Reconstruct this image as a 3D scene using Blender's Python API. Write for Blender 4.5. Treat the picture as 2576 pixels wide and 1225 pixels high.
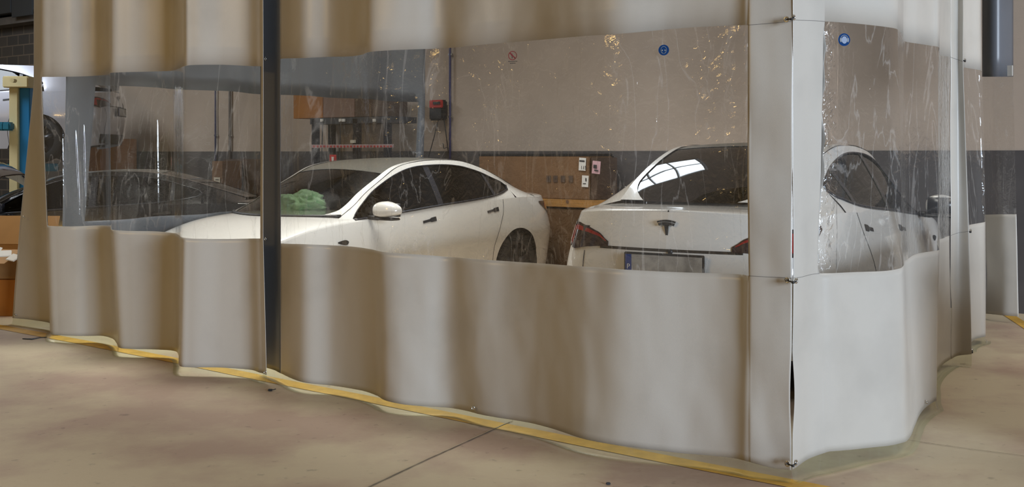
import bpy, bmesh, math, random
import numpy as np
from mathutils import Vector, Matrix, noise
random.seed(7)
S = bpy.context.scene
COL = S.collection
for o in list(bpy.data.objects): bpy.data.objects.remove(o)
PI = math.pi
# ---------------------------------------------------------------- camera
F = 2711.0; YH = 385.0; CH = 1.52
cd = bpy.data.cameras.new('camera'); cam = bpy.data.objects.new('camera', cd); COL.objects.link(cam)
cam.location = (0, 0, CH); cam.rotation_euler = (PI/2, 0, 0)
cd.sensor_width = 36; cd.lens = F/2576*36; cd.shift_y = -(612.5-YH)/2576; cd.clip_end = 200
S.camera = cam
S.view_settings.view_transform = 'Standard'; S.view_settings.look = 'None'
S.view_settings.gamma = 1; S.view_settings.use_curve_mapping = False
S.view_settings.exposure = 0.0
S.cycles.max_bounces = 8; S.cycles.transparent_max_bounces = 32; S.cycles.use_denoising = True
S.cycles.sample_clamp_indirect = 6; S.cycles.caustics_reflective = False; S.cycles.caustics_refractive = False
# ---------------------------------------------------------------- world: the dim rest of the hall
w = bpy.data.worlds.new('hall'); S.world = w; w.use_nodes = True
wn = w.node_tree; wn.nodes['Background'].inputs[0].default_value = (.066, .048, .024, 1)
wn.nodes['Background'].inputs[1].default_value = 1.0
# ---------------------------------------------------------------- lights
def area(name, loc, target, sx, sy, power, col, spread=180):
    l = bpy.data.lights.new(name, 'AREA'); l.shape = 'RECTANGLE'; l.size = sx; l.size_y = sy
    l.energy = power; l.color = col; l.spread = math.radians(spread)
    o = bpy.data.objects.new(name, l); COL.objects.link(o); o.location = loc
    d = Vector(target)-Vector(loc); o.rotation_euler = d.to_track_quat('-Z', 'Y').to_euler(); return o
area('door_daylight', (15, -14.5, 4.0), (.5, 6.8, 1.4), 10, 7, 6000, (.80, .93, 1.10))
area('left_high_lamp', (-7.5, 1.5, 5.0), (-2.5, 8, .8), 2.5, 1.0, 135, (1.0, .64, .22))
area('skylight_over_cars', (-1.7, 9.7, 6.6), (-1.7, 9.7, 0), 3.4, 3.0, 218, (1.0, .99, .93), 105)
area('skylight_over_aisle', (-1.0, 2.6, 6.8), (-1.0, 2.9, 0), 7.0, 2.5, 12, (1.0, .90, .72), 75)
area('left_bay_lamp', (-9, 14, 5.5), (-8, 14.5, 0), 2, 2, 280, (.85, .92, 1.0))
area('right_aisle_fill', (6.8, 6.0, 6.8), (6.8, 6.6, 0), 3.0, 3.0, 120, (1.0, .93, .84), 110)  # added fill light, brightens the right-hand wall and floor
# ---------------------------------------------------------------- places
C0 = Vector((1.272, 4.947, 0)); U = Vector((-.805, .593, 0)).normalized(); V = Vector((.593, .805, 0)).normalized()
WALLV = 6.35
def uv(u, v, z=0): p = C0+U*u+V*v; return Vector((p.x, p.y, z))
def ws(px, py, s):                       # picture point at scale s px per metre
    return Vector(((px-1288)/s, F/s, CH-(py-YH)/s))
def wd(px, py, D): return ws(px, py, F/D)
def on_floor(px, py, z=0):
    return ws(px, py, (py-YH)/(CH-z))
def on_v(px, py, v):                      # on the vertical plane at enclosure depth v
    r = Vector(((px-1288)/F, 1, -(py-YH)/F)); o = Vector((0, 0, CH))
    t = (v+C0.dot(V))/(r.dot(V)); return o+r*t
# ---------------------------------------------------------------- materials
MATS = {}
def mat(name, col=(.5,.5,.5), rough=.5, metal=0, spec=.5, bump=0, bscale=50, var=0, vscale=3, emit=None, coat=0, stretch=None):
    if name in MATS: return MATS[name]
    m = bpy.data.materials.new(name); m.use_nodes = True; nt = m.node_tree; b = nt.nodes['Principled BSDF']
    b.inputs['Base Color'].default_value = (*col, 1); b.inputs['Roughness'].default_value = rough
    b.inputs['Metallic'].default_value = metal; b.inputs['Specular IOR Level'].default_value = spec
    if coat: b.inputs['Coat Weight'].default_value = coat; b.inputs['Coat Roughness'].default_value = .05
    if emit: b.inputs['Emission Color'].default_value = (*emit[0], 1); b.inputs['Emission Strength'].default_value = emit[1]
    tc = nt.nodes.new('ShaderNodeTexCoord'); mp = nt.nodes.new('ShaderNodeMapping'); nt.links.new(tc.outputs['Object'], mp.inputs[0])
    if stretch: mp.inputs['Scale'].default_value = stretch
    if var:
        n = nt.nodes.new('ShaderNodeTexNoise'); n.inputs['Scale'].default_value = vscale; n.inputs['Detail'].default_value = 6
        nt.links.new(mp.outputs[0], n.inputs['Vector'])
        r = nt.nodes.new('ShaderNodeValToRGB'); r.color_ramp.elements[0].position = .3; r.color_ramp.elements[1].position = .7
        r.color_ramp.elements[0].color = (*[c*(1-var) for c in col], 1); r.color_ramp.elements[1].color = (*[min(1, c*(1+var)) for c in col], 1)
        nt.links.new(n.outputs['Fac'], r.inputs[0]); nt.links.new(r.outputs[0], b.inputs['Base Color'])
    if bump:
        n = nt.nodes.new('ShaderNodeTexNoise'); n.inputs['Scale'].default_value = bscale; n.inputs['Detail'].default_value = 4
        nt.links.new(mp.outputs[0], n.inputs['Vector'])
        bp = nt.nodes.new('ShaderNodeBump'); bp.inputs['Strength'].default_value = bump; bp.inputs['Distance'].default_value = .01
        nt.links.new(n.outputs['Fac'], bp.inputs['Height']); nt.links.new(bp.outputs[0], b.inputs['Normal'])
    MATS[name] = m; return m
def nodes(m): return m.node_tree, m.node_tree.nodes, m.node_tree.links
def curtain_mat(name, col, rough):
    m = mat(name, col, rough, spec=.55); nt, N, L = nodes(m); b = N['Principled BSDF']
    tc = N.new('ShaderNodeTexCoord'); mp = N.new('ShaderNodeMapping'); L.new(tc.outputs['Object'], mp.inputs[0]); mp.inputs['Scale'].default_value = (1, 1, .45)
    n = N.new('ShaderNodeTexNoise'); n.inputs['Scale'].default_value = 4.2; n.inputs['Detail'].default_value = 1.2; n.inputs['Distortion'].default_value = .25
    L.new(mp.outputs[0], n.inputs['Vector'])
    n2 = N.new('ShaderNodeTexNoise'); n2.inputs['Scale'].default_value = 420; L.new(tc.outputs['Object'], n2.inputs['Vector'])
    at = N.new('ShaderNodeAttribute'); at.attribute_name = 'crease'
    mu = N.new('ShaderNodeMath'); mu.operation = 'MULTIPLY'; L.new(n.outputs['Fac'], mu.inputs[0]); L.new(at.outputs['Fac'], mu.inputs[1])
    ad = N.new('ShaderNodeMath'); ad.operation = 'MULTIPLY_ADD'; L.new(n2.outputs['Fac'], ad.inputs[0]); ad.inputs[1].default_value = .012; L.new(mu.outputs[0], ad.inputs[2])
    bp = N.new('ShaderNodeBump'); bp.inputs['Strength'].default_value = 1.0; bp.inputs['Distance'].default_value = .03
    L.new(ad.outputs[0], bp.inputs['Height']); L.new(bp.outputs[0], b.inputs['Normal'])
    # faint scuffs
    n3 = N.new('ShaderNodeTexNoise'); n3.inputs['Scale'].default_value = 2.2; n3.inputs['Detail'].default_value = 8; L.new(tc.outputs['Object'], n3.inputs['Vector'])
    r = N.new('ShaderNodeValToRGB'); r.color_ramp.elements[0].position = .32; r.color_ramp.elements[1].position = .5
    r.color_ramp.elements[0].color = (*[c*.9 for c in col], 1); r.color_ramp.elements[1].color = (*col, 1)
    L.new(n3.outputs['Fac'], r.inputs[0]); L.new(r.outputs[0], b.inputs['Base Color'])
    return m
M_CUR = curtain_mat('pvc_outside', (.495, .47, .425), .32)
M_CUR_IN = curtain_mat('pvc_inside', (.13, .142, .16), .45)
M_SLATE = curtain_mat('pvc_slate', (.115, .125, .145), .33)
def schlick(N, L, ior, bp=None):
    lw = N.new('ShaderNodeLayerWeight'); lw.inputs['Blend'].default_value = .5
    if bp: L.new(bp.outputs[0], lw.inputs['Normal'])
    pw = N.new('ShaderNodeMath'); pw.operation = 'POWER'; L.new(lw.outputs['Facing'], pw.inputs[0]); pw.inputs[1].default_value = 5
    f0 = ((ior-1)/(ior+1))**2*1.8
    ma = N.new('ShaderNodeMath'); ma.operation = 'MULTIPLY_ADD'; L.new(pw.outputs[0], ma.inputs[0]); ma.inputs[1].default_value = (1-f0)*.8; ma.inputs[2].default_value = f0
    return ma
def film_mat(name, tint, haze, hazecol, rough=.03, bumpd=.012, scr=.35, ior=1.5):
    m = bpy.data.materials.new(name); m.use_nodes = True; nt, N, L = nodes(m); N.clear()
    out = N.new('ShaderNodeOutputMaterial'); tr = N.new('ShaderNodeBsdfTransparent'); tr.inputs[0].default_value = (*tint, 1)
    df = N.new('ShaderNodeBsdfDiffuse'); df.inputs[0].default_value = (*hazecol, 1)
    gl = N.new('ShaderNodeBsdfGlossy'); gl.inputs['Roughness'].default_value = rough; gl.inputs[0].default_value = (1, 1, 1, 1)
    tc = N.new('ShaderNodeTexCoord'); mp = N.new('ShaderNodeMapping'); L.new(tc.outputs['Object'], mp.inputs[0]); mp.inputs['Scale'].default_value = (1, 1, .22)
    n = N.new('ShaderNodeTexNoise'); n.inputs['Scale'].default_value = 9; n.inputs['Detail'].default_value = 2; n.inputs['Distortion'].default_value = .8; L.new(mp.outputs[0], n.inputs['Vector'])
    n2 = N.new('ShaderNodeTexNoise'); n2.inputs['Scale'].default_value = 16; n2.inputs['Detail'].default_value = 3; n2.inputs['Distortion'].default_value = 1.5; L.new(tc.outputs['Object'], n2.inputs['Vector'])
    at = N.new('ShaderNodeAttribute'); at.attribute_name = 'crease'
    mu = N.new('ShaderNodeMath'); mu.operation = 'MULTIPLY'; L.new(n2.outputs['Fac'], mu.inputs[0]); L.new(at.outputs['Fac'], mu.inputs[1])
    ad = N.new('ShaderNodeMath'); ad.operation = 'MULTIPLY_ADD'; L.new(n.outputs['Fac'], ad.inputs[0]); ad.inputs[1].default_value = .3; L.new(mu.outputs[0], ad.inputs[2])
    bp = N.new('ShaderNodeBump'); bp.inputs['Strength'].default_value = 1; bp.inputs['Distance'].default_value = bumpd
    L.new(ad.outputs[0], bp.inputs['Height']); L.new(bp.outputs[0], gl.inputs['Normal'])
    fr = schlick(N, L, ior, bp)
    # haze: base + scratches / rubbed patches
    sc = N.new('ShaderNodeTexNoise'); sc.inputs['Scale'].default_value = 3.0; sc.inputs['Detail'].default_value = 10; sc.inputs['Distortion'].default_value = 2.5; L.new(mp.outputs[0], sc.inputs['Vector'])
    r = N.new('ShaderNodeValToRGB'); e = r.color_ramp.elements; e[0].position = .485; e[0].color = (0, 0, 0, 1); e[1].position = .5; e[1].color = (1, 1, 1, 1)
    x = e.new(.515); x.color = (0, 0, 0, 1); L.new(sc.outputs['Fac'], r.inputs[0])
    cl = N.new('ShaderNodeTexNoise'); cl.inputs['Scale'].default_value = 1.6; cl.inputs['Detail'].default_value = 5; L.new(mp.outputs[0], cl.inputs['Vector'])
    m1 = N.new('ShaderNodeMath'); m1.operation = 'MULTIPLY'; L.new(r.outputs[0], m1.inputs[0]); m1.inputs[1].default_value = scr*.35
    m2 = N.new('ShaderNodeMath'); m2.operation = 'MULTIPLY_ADD'; L.new(cl.outputs['Fac'], m2.inputs[0]); m2.inputs[1].default_value = haze*2; L.new(m1.outputs[0], m2.inputs[2])
    mix1 = N.new('ShaderNodeMixShader'); L.new(m2.outputs[0], mix1.inputs[0]); L.new(tr.outputs[0], mix1.inputs[1]); L.new(df.outputs[0], mix1.inputs[2])
    mix2 = N.new('ShaderNodeMixShader'); L.new(fr.outputs[0], mix2.inputs[0]); L.new(mix1.outputs[0], mix2.inputs[1]); L.new(gl.outputs[0], mix2.inputs[2])
    L.new(mix2.outputs[0], out.inputs[0]); MATS[name] = m; return m
M_FILM = film_mat('clear_pvc_film', (.95, .94, .92), .03, (.75, .72, .68), scr=.45)
M_FILMF = film_mat('clear_pvc_film_far', (.90, .91, .90), .012, (.6, .6, .58), bumpd=.003, ior=1.22)
M_HEMF = film_mat('hem_film', (.87, .90, .80), .07, (.60, .61, .50), bumpd=.001, scr=.1, ior=1.15, rough=.25)
def glass_mat(name, tint, rough=.02, ior=1.5):
    m = bpy.data.materials.new(name); m.use_nodes = True; nt, N, L = nodes(m); N.clear()
    out = N.new('ShaderNodeOutputMaterial'); tr = N.new('ShaderNodeBsdfTransparent'); tr.inputs[0].default_value = (*tint, 1)
    gl = N.new('ShaderNodeBsdfGlossy'); gl.inputs['Roughness'].default_value = rough
    fr = schlick(N, L, ior)
    mx = N.new('ShaderNodeMixShader'); L.new(fr.outputs[0], mx.inputs[0]); L.new(tr.outputs[0], mx.inputs[1]); L.new(gl.outputs[0], mx.inputs[2]); L.new(mx.outputs[0], out.inputs[0])
    MATS[name] = m; return m
M_GLASS = glass_mat('car_windscreen_glass', (.42, .45, .40))
M_GLASSD = glass_mat('car_dark_glass', (.02, .022, .025), ior=1.75)
M_GLASSS = glass_mat('car_side_glass', (.07, .075, .085), ior=1.3)
M_GLASSR = mat('car_roof_glass', (.11, .105, .09), .3)
M_PAINT = mat('white_car_paint', (.78, .77, .74), .28, coat=1)
M_SILVER = mat('silver_car_paint', (.50, .51, .58), .3, metal=.3, coat=1)
M_BLACKP = mat('black_car_paint', (.012, .012, .014), .2, coat=1)
M_BLACK = mat('black_plastic', (.014, .015, .017), .45)
M_TRIM = mat('satin_black_trim', (.02, .022, .03), .25)
M_INT = mat('car_interior', (.035, .034, .033), .7, bump=.3, bscale=30)
M_SEAT = mat('seat_cover', (.04, .04, .045), .55)
M_RUB = mat('tyre_rubber', (.012, .012, .012), .7)
M_RIM = mat('dark_rim', (.05, .05, .055), .35, metal=.7)
M_CHR = mat('dark_chrome', (.25, .24, .23), .15, metal=1)
M_STEEL = mat('steel', (.6, .6, .58), .25, metal=1)
M_LAMP = mat('tail_lamp_glass', (.035, .02, .022), .08, coat=1)
M_RED = mat('tail_lamp_red', (.30, .015, .012), .12, coat=1)
M_LAMPC = mat('lamp_clear', (.35, .36, .38), .1, coat=1)
M_WHT = mat('plate_white', (.62, .62, .58), .5, var=.35, vscale=14)
M_BLUE = mat('plate_blue', (.01, .04, .22), .4)
M_PAPER = mat('paper', (.72, .70, .66), .8)
M_PINK = mat('pink_paper', (.62, .38, .42), .8)
M_CARD = mat('cardboard', (.17, .088, .038), .8, var=.15, vscale=4, bump=.2)
M_CARDL = mat('cardboard_light', (.42, .27, .14), .8, var=.12, vscale=5)
M_CARDD = mat('cardboard_dark', (.075, .045, .03), .8, var=.2, vscale=4)
M_WOOD = mat('pallet_wood', (.36, .18, .045), .6, var=.25, vscale=6, stretch=(1, 1, 12))
M_INK = mat('ink', (.03, .03, .035), .7)
M_CONB = mat('conduit_blue', (.03, .035, .12), .4)
M_REDP = mat('red_paint', (.42, .03, .025), .4)
M_YEL = mat('cream_paint', (.62, .54, .30), .5, var=.08)
M_BLU = mat('lift_blue', (.01, .17, .38), .45)
# ---------------------------------------------------------------- mesh helpers
def link(o, parent=None):
    COL.objects.link(o)
    if parent: o.parent = parent
    return o
def mesh(name, verts, faces, m, parent=None, smooth=True, mats=None, fm=None):
    me = bpy.data.meshes.new(name); me.from_pydata([tuple(v) for v in verts], [], faces)
    for mm in (mats or [m]): me.materials.append(mm)
    if fm: me.polygons.foreach_set('material_index', fm)
    if smooth: me.polygons.foreach_set('use_smooth', [True]*len(me.polygons))
    me.update(); return link(bpy.data.objects.new(name, me), parent)
def empty(name, loc=(0,0,0), rz=0):
    o = bpy.data.objects.new(name, None); COL.objects.link(o); o.location = loc; o.rotation_euler = (0, 0, rz); return o
def tag(o, label=None, cat=None, group=None, kind=None):
    if label: o['label'] = label
    if cat: o['category'] = cat
    if group: o['group'] = group
    if kind: o['kind'] = kind
    return o
class MB:
    def __init__(s): s.v = []; s.f = []
    def box(s, c, d, R=None, taper=1, bev=0):
        c = Vector(c); bm = bmesh.new(); bmesh.ops.create_cube(bm, size=1)
        for v in bm.verts:
            t = taper if v.co.z > 0 else 1
            v.co = Vector((v.co.x*d[0]*t, v.co.y*d[1]*t, v.co.z*d[2]))
        if bev: bmesh.ops.bevel(bm, geom=bm.edges[:], offset=bev, segments=2, affect='EDGES')
        k = len(s.v); bm.verts.index_update()
        for v in bm.verts: s.v.append(c+((R @ v.co) if R else v.co))
        for f in bm.faces: s.f.append([k+v.index for v in f.verts])
        bm.free(); return s
    def tube(s, pts, r, n=8, cap=True):
        pts = [Vector(p) for p in pts]; k = len(s.v); rr = r if hasattr(r, '__len__') else [r]*len(pts)
        pn = None
        for i, p in enumerate(pts):
            t = (pts[min(i+1, len(pts)-1)]-pts[max(i-1, 0)]).normalized()
            if pn is None: a = t.cross(Vector((0, 0, 1)));  a = a if a.length > .1 else t.cross(Vector((1, 0, 0)))
            else: a = pn-t*pn.dot(t)
            a.normalize(); pn = a; b = t.cross(a)
            for j in range(n):
                q = 2*PI*j/n; s.v.append(p+(a*math.cos(q)+b*math.sin(q))*rr[i])
        for i in range(len(pts)-1):
            for j in range(n): s.f.append([k+i*n+j, k+i*n+(j+1)%n, k+(i+1)*n+(j+1)%n, k+(i+1)*n+j])
        if cap: s.f.append([k+j for j in range(n)][::-1]); s.f.append([k+(len(pts)-1)*n+j for j in range(n)])
        return s
    def lathe(s, prof, c, axis, n=32):      # prof [(r, h)]
        axis = Vector(axis).normalized(); a = axis.cross(Vector((0, 0, 1))); a = a if a.length > .1 else Vector((1, 0, 0)); a.normalize(); b = axis.cross(a); k = len(s.v); c = Vector(c)
        for r, h in prof:
            for j in range(n): q = 2*PI*j/n; s.v.append(c+axis*h+(a*math.cos(q)+b*math.sin(q))*r)
        for i in range(len(prof)-1):
            for j in range(n): s.f.append([k+i*n+j, k+i*n+(j+1)%n, k+(i+1)*n+(j+1)%n, k+(i+1)*n+j])
        return s
    def grid(s, P):                          # P[i][j]
        k = len(s.v); n = len(P[0])
        for row in P: s.v += [Vector(p) for p in row]
        for i in range(len(P)-1):
            for j in range(n-1): s.f.append([k+i*n+j, k+i*n+j+1, k+(i+1)*n+j+1, k+(i+1)*n+j])
        return s
    def poly(s, pts, o, ax, ay, th):         # extruded flat polygon
        o = Vector(o); ax = Vector(ax); ay = Vector(ay); nn = ax.cross(ay).normalized()*th; k = len(s.v); n = len(pts)
        for x, y in pts: s.v.append(o+ax*x+ay*y)
        for x, y in pts: s.v.append(o+ax*x+ay*y+nn)
        s.f.append([k+i for i in range(n)][::-1]); s.f.append([k+n+i for i in range(n)])
        for i in range(n): s.f.append([k+i, k+(i+1)%n, k+n+(i+1)%n, k+n+i])
        return s
    def build(s, name, m, parent=None, smooth=False): return mesh(name, s.v, s.f, m, parent, smooth)
def cr(xq, xs, ys):                          # smooth interpolation (hermite, limited slopes)
    xs = np.asarray(xs, float); ys = np.asarray(ys, float)
    if xs[0] > xs[-1]: xs = xs[::-1]; ys = ys[::-1]
    xq = np.clip(np.asarray(xq, float), xs[0], xs[-1]); h = np.diff(xs); sh = (slice(None),)+(None,)*(ys.ndim-1)
    d = np.diff(ys, axis=0)/h[sh]; m = np.zeros_like(ys); m[0] = d[0]; m[-1] = d[-1]
    if len(xs) > 2: m[1:-1] = (d[:-1]*h[1:][sh]+d[1:]*h[:-1][sh])/((h[1:]+h[:-1])[sh])
    i = np.clip(np.searchsorted(xs, xq, 'right')-1, 0, len(h)-1); t = (xq-xs[i])/h[i]; hh = h[i]
    if ys.ndim > 1: t = t[..., None]; hh = hh[..., None]
    return (2*t**3-3*t**2+1)*ys[i]+(t**3-2*t**2+t)*hh*m[i]+(-2*t**3+3*t**2)*ys[i+1]+(t**3-t**2)*hh*m[i+1]

def text_mesh(name, body, size, m, parent=None):
    cu = bpy.data.curves.new(name, 'FONT'); cu.body = body; cu.size = size; cu.extrude = .0006; cu.align_x = 'CENTER'; cu.align_y = 'CENTER'
    t = bpy.data.objects.new(name, cu); COL.objects.link(t); bpy.context.view_layer.update()
    me = bpy.data.meshes.new_from_object(t.evaluated_get(bpy.context.evaluated_depsgraph_get())); bpy.data.objects.remove(t); me.materials.clear(); me.materials.append(m)
    return link(bpy.data.objects.new(name, me), parent)
# ---------------------------------------------------------------- structure
def floor_mat():
    m = mat('concrete_floor', (.30, .235, .165), .62); nt, N, L = nodes(m); b = N['Principled BSDF']
    tc = N.new('ShaderNodeTexCoord')
    n = N.new('ShaderNodeTexNoise'); n.inputs['Scale'].default_value = .75; n.inputs['Detail'].default_value = 8; n.inputs['Roughness'].default_value = .6; L.new(tc.outputs['Object'], n.inputs['Vector'])
    r = N.new('ShaderNodeValToRGB'); e = r.color_ramp.elements; e[0].position = .42; e[0].color = (.42, .31, .24, 1); e[1].position = .56; e[1].color = (.55, .47, .335, 1)  # concrete mottling, with soft shadow patches painted into the mauve tone
    L.new(n.outputs['Fac'], r.inputs[0])
    n2 = N.new('ShaderNodeTexNoise'); n2.inputs['Scale'].default_value = 14; n2.inputs['Detail'].default_value = 10; L.new(tc.outputs['Object'], n2.inputs['Vector'])
    r2 = N.new('ShaderNodeValToRGB'); r2.color_ramp.elements[0].position = .27; r2.color_ramp.elements[0].color = (.55, .55, .55, 1); r2.color_ramp.elements[1].position = .36; r2.color_ramp.elements[1].color = (1, 1, 1, 1)
    L.new(n2.outputs['Fac'], r2.inputs[0])
    mx = N.new('ShaderNodeMixRGB'); mx.blend_type = 'MULTIPLY'; mx.inputs[0].default_value = .7; L.new(r.outputs[0], mx.inputs[1]); L.new(r2.outputs[0], mx.inputs[2])
    L.new(mx.outputs[0], b.inputs['Base Color'])
    bp = N.new('ShaderNodeBump'); bp.inputs['Strength'].default_value = .25; bp.inputs['Distance'].default_value = .01; L.new(n2.outputs['Fac'], bp.inputs['Height']); L.new(bp.outputs[0], b.inputs['Normal'])
    return m
tag(MB().box((0, 6, -.1), (60, 60, .2)).build('floor', floor_mat()), kind='structure')
def ray_u(px, v): p = on_v(px, YH, v); return (p-C0).dot(U)
UW = ray_u(300, WALLV)
M_WALL = mat('beige_wall', (.42, .34, .275), .85, var=.06, vscale=2, bump=.1)
M_BAND = mat('dark_wall_band', (.075, .068, .068), .6, var=.15, vscale=3)
def wall_piece(name, u0, u1, z0, z1, m, th=.2, off=0):
    a = uv(u0, WALLV+off); mb = MB(); R = Matrix.Rotation(math.atan2(U.y, U.x), 3, 'Z')
    c = uv((u0+u1)/2, WALLV+off+th/2, (z0+z1)/2); mb.box(c, (abs(u1-u0), th, z1-z0), R); o = mb.build(name, m); tag(o, kind='structure'); return o
wall_piece('wall_back', -9, UW, 0, 6.5, M_WALL)
wall_piece('trim_1', -9, UW, 0, 1.545, M_BAND, th=.012, off=-.012)
def block_mat():
    m = mat('concrete_block', (.2, .18, .16), .9); nt, N, L = nodes(m); b = N['Principled BSDF']
    tc = N.new('ShaderNodeTexCoord'); mp = N.new('ShaderNodeMapping'); mp.inputs['Rotation'].default_value = (PI/2, 0, 0)
    mp2 = N.new('ShaderNodeMapping'); mp2.vector_type = 'POINT'; mp2.inputs['Rotation'].default_value = (0, 0, -math.atan2(U.y, U.x))
    L.new(tc.outputs['Object'], mp2.inputs[0]); L.new(mp2.outputs[0], mp.inputs[0])
    br = N.new('ShaderNodeTexBrick'); br.inputs['Color1'].default_value = (.085, .08, .075, 1); br.inputs['Color2'].default_value = (.12, .105, .09, 1); br.inputs['Mortar'].default_value = (.22, .18, .14, 1)
    br.inputs['Scale'].default_value = 1; br.inputs['Brick Width'].default_value = .4; br.inputs['Row Height'].default_value = .2; br.inputs['Mortar Size'].default_value = .012
    L.new(mp.outputs[0], br.inputs['Vector']); L.new(br.outputs[0], b.inputs['Base Color']); return m
wall_piece('wall_left_block', UW, UW+12, 0, 6.5, block_mat())
wn_ = empty('window_1', uv(5.1, WALLV, 4.0)); tag(wn_, kind='structure')
RW = Matrix.Rotation(math.atan2(U.y, U.x), 3, 'Z')
Msky = mat('daylight_pane', (.8, .9, 1), .5, emit=((.80, .90, 1.0), 7)); Mbar = mat('glazing_bar', (.5, .5, .5), .5)
for i in range(3):
    for j in range(2):
        o = MB().box(uv(5.1+(i-1)*.62, WALLV-.02, 4.35+j*.5), (.60, .01, .48), RW).build('pane', Msky); o.parent = wn_; o.matrix_parent_inverse = Matrix.Translation(-wn_.location)
mb = MB()
for i in range(4): mb.box(uv(5.1+(i-1.5)*.62, WALLV-.03, 4.6), (.04, .05, 1.06), RW)
for j in range(3): mb.box(uv(5.1, WALLV-.03, 4.1+.5*j), (1.9, .05, .04), RW)
o = mb.build('window_frame', Mbar); o.parent = wn_; o.matrix_parent_inverse = Matrix.Translation(-wn_.location)
# concrete ledge + steel cabinet high on the block wall (far left)
a = on_v(-40, 62, WALLV-.15); b_ = on_v(95, 62, WALLV-.15)
def along_wall(px0, px1, py0, py1, v, th):
    p = on_v(px0, py0, v); q = on_v(px1, py1, v); c = (on_v((px0+px1)/2, YH, v)); s0 = p.z; s1 = on_v(px0, py1, v).z
    uu0 = (p-C0).dot(U); uu1 = (on_v(px1, py0, v)-C0).dot(U)
    return (uv((uu0+uu1)/2, v+th/2, (s0+s1)/2), abs(uu0-uu1), abs(s0-s1))
RW = Matrix.Rotation(math.atan2(U.y, U.x), 3, 'Z')
def wallbox(name, px0, px1, py0, py1, v, th, m, parent=None, bev=0):
    c, du, dz = along_wall(px0, px1, py0, py1, v, th); return MB().box(c, (du, th, dz), RW, bev=bev).build(name, m, parent)
o = wallbox('wall_ledge', -60, 100, 54, 72, WALLV-.3, .3, mat('ledge_concrete', (.17, .15, .13), .9, var=.2)); tag(o, kind='structure')
cab = empty('wall_cabinet', on_v(30, 45, WALLV-.35)); tag(cab, 'dark grey steel two-door cabinet hung on the block wall', 'cabinet')
def place(o, root):   # keep world placement under an unrotated empty
    o.parent = root; o.matrix_parent_inverse = Matrix.Translation(-root.location); return o
M_CAB = mat('cabinet_grey', (.06, .065, .07), .5)
place(wallbox('body', -80, 82, -90, 47, WALLV-.42, .40, M_CAB), cab)
place(wallbox('door', -60, 26, -85, 44, WALLV-.45, .03, M_CAB, bev=.004), cab)
place(wallbox('door', 29, 80, -85, 44, WALLV-.45, .03, M_CAB, bev=.004), cab)
o = MB().box((4.15, 5.3, .55), (2.4, .2, 1.10), bev=.01).build('wall_light_blocker', mat('light_blocker_concrete', (.28, .26, .24), .85, var=.1)); tag(o, kind='structure')  # added unseen low wall, shades the bright side's far end and the floor
# painted line on the floor
M_LINE = mat('yellow_line', (.62, .37, .065), .6, var=.18, vscale=9, bump=.15)
def line_strip(name, pts, wd_, z=.003):
    mb = MB(); L_ = []; R_ = []
    P = [on_floor(*p) for p in pts]
    for i, p in enumerate(P):
        t = (P[min(i+1, len(P)-1)]-P[max(i-1, 0)]).normalized(); n = Vector((-t.y, t.x, 0))
        L_.append(p+n*wd_/2+Vector((0, 0, z))); R_.append(p-n*wd_/2+Vector((0, 0, z)))
    return mb.grid([R_, L_]).build(name, M_LINE)
LP = [on_floor(*p) for p in ((1700, 1157), (2030, 1222), (445, 906), (0, 818))]
o = line_strip('floor_line', [(2200, 1260), (2030, 1225), (1700, 1161), (1270, 1075), (900, 999), (640, 948), (445, 908), (200, 860), (0, 823), (-200, 790)], .125); o.name = 'trim_2'; tag(o, kind='structure')
o = line_strip('floor_line', [(2700, 900), (2572, 815), (2520, 782)], .10); o.name = 'trim_3'; tag(o, kind='structure')
# expansion joints
M_JOINT = mat('joint_dark', (.05, .04, .03), .9); M_JEDGE = mat('joint_edge', (.42, .36, .27), .8)
def joint(name, pts, r, m):
    P = [on_floor(*p) for p in pts]; Q = []
    for a_, b_ in zip(P, P[1:]):
        for k in range(14): Q.append(a_.lerp(b_, k/14)+Vector((random.uniform(-1, 1)*r*.5, random.uniform(-1, 1)*r*.5, 0)))
    Q.append(P[-1]); mb = MB(); A = []; B = []
    for i, p in enumerate(Q):
        t = (Q[min(i+1, len(Q)-1)]-Q[max(i-1, 0)]).normalized(); n = Vector((-t.y, t.x, 0)); rr = r*random.uniform(.6, 1.2)
        A.append(p-n*rr+Vector((0, 0, .0045))); B.append(p+n*rr+Vector((0, 0, .0045)))
    o = mb.grid([A, B]).build(name, m); tag(o, kind='structure'); return o
joint('trim_4', [(1290, 1060), (1180, 1110), (1080, 1155), (900, 1240)], .002, M_JOINT)
joint('trim_5', [(1283, 1062), (1174, 1111), (1074, 1156), (894, 1241)], .0035, M_JEDGE)
joint('trim_6', [(2280, 1108), (2340, 1117), (2440, 1131), (2620, 1154)], .002, M_JOINT)
# ---------------------------------------------------------------- curtains
M_SEAM = mat('weld_seam', (.20, .19, .18), .5)
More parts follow.
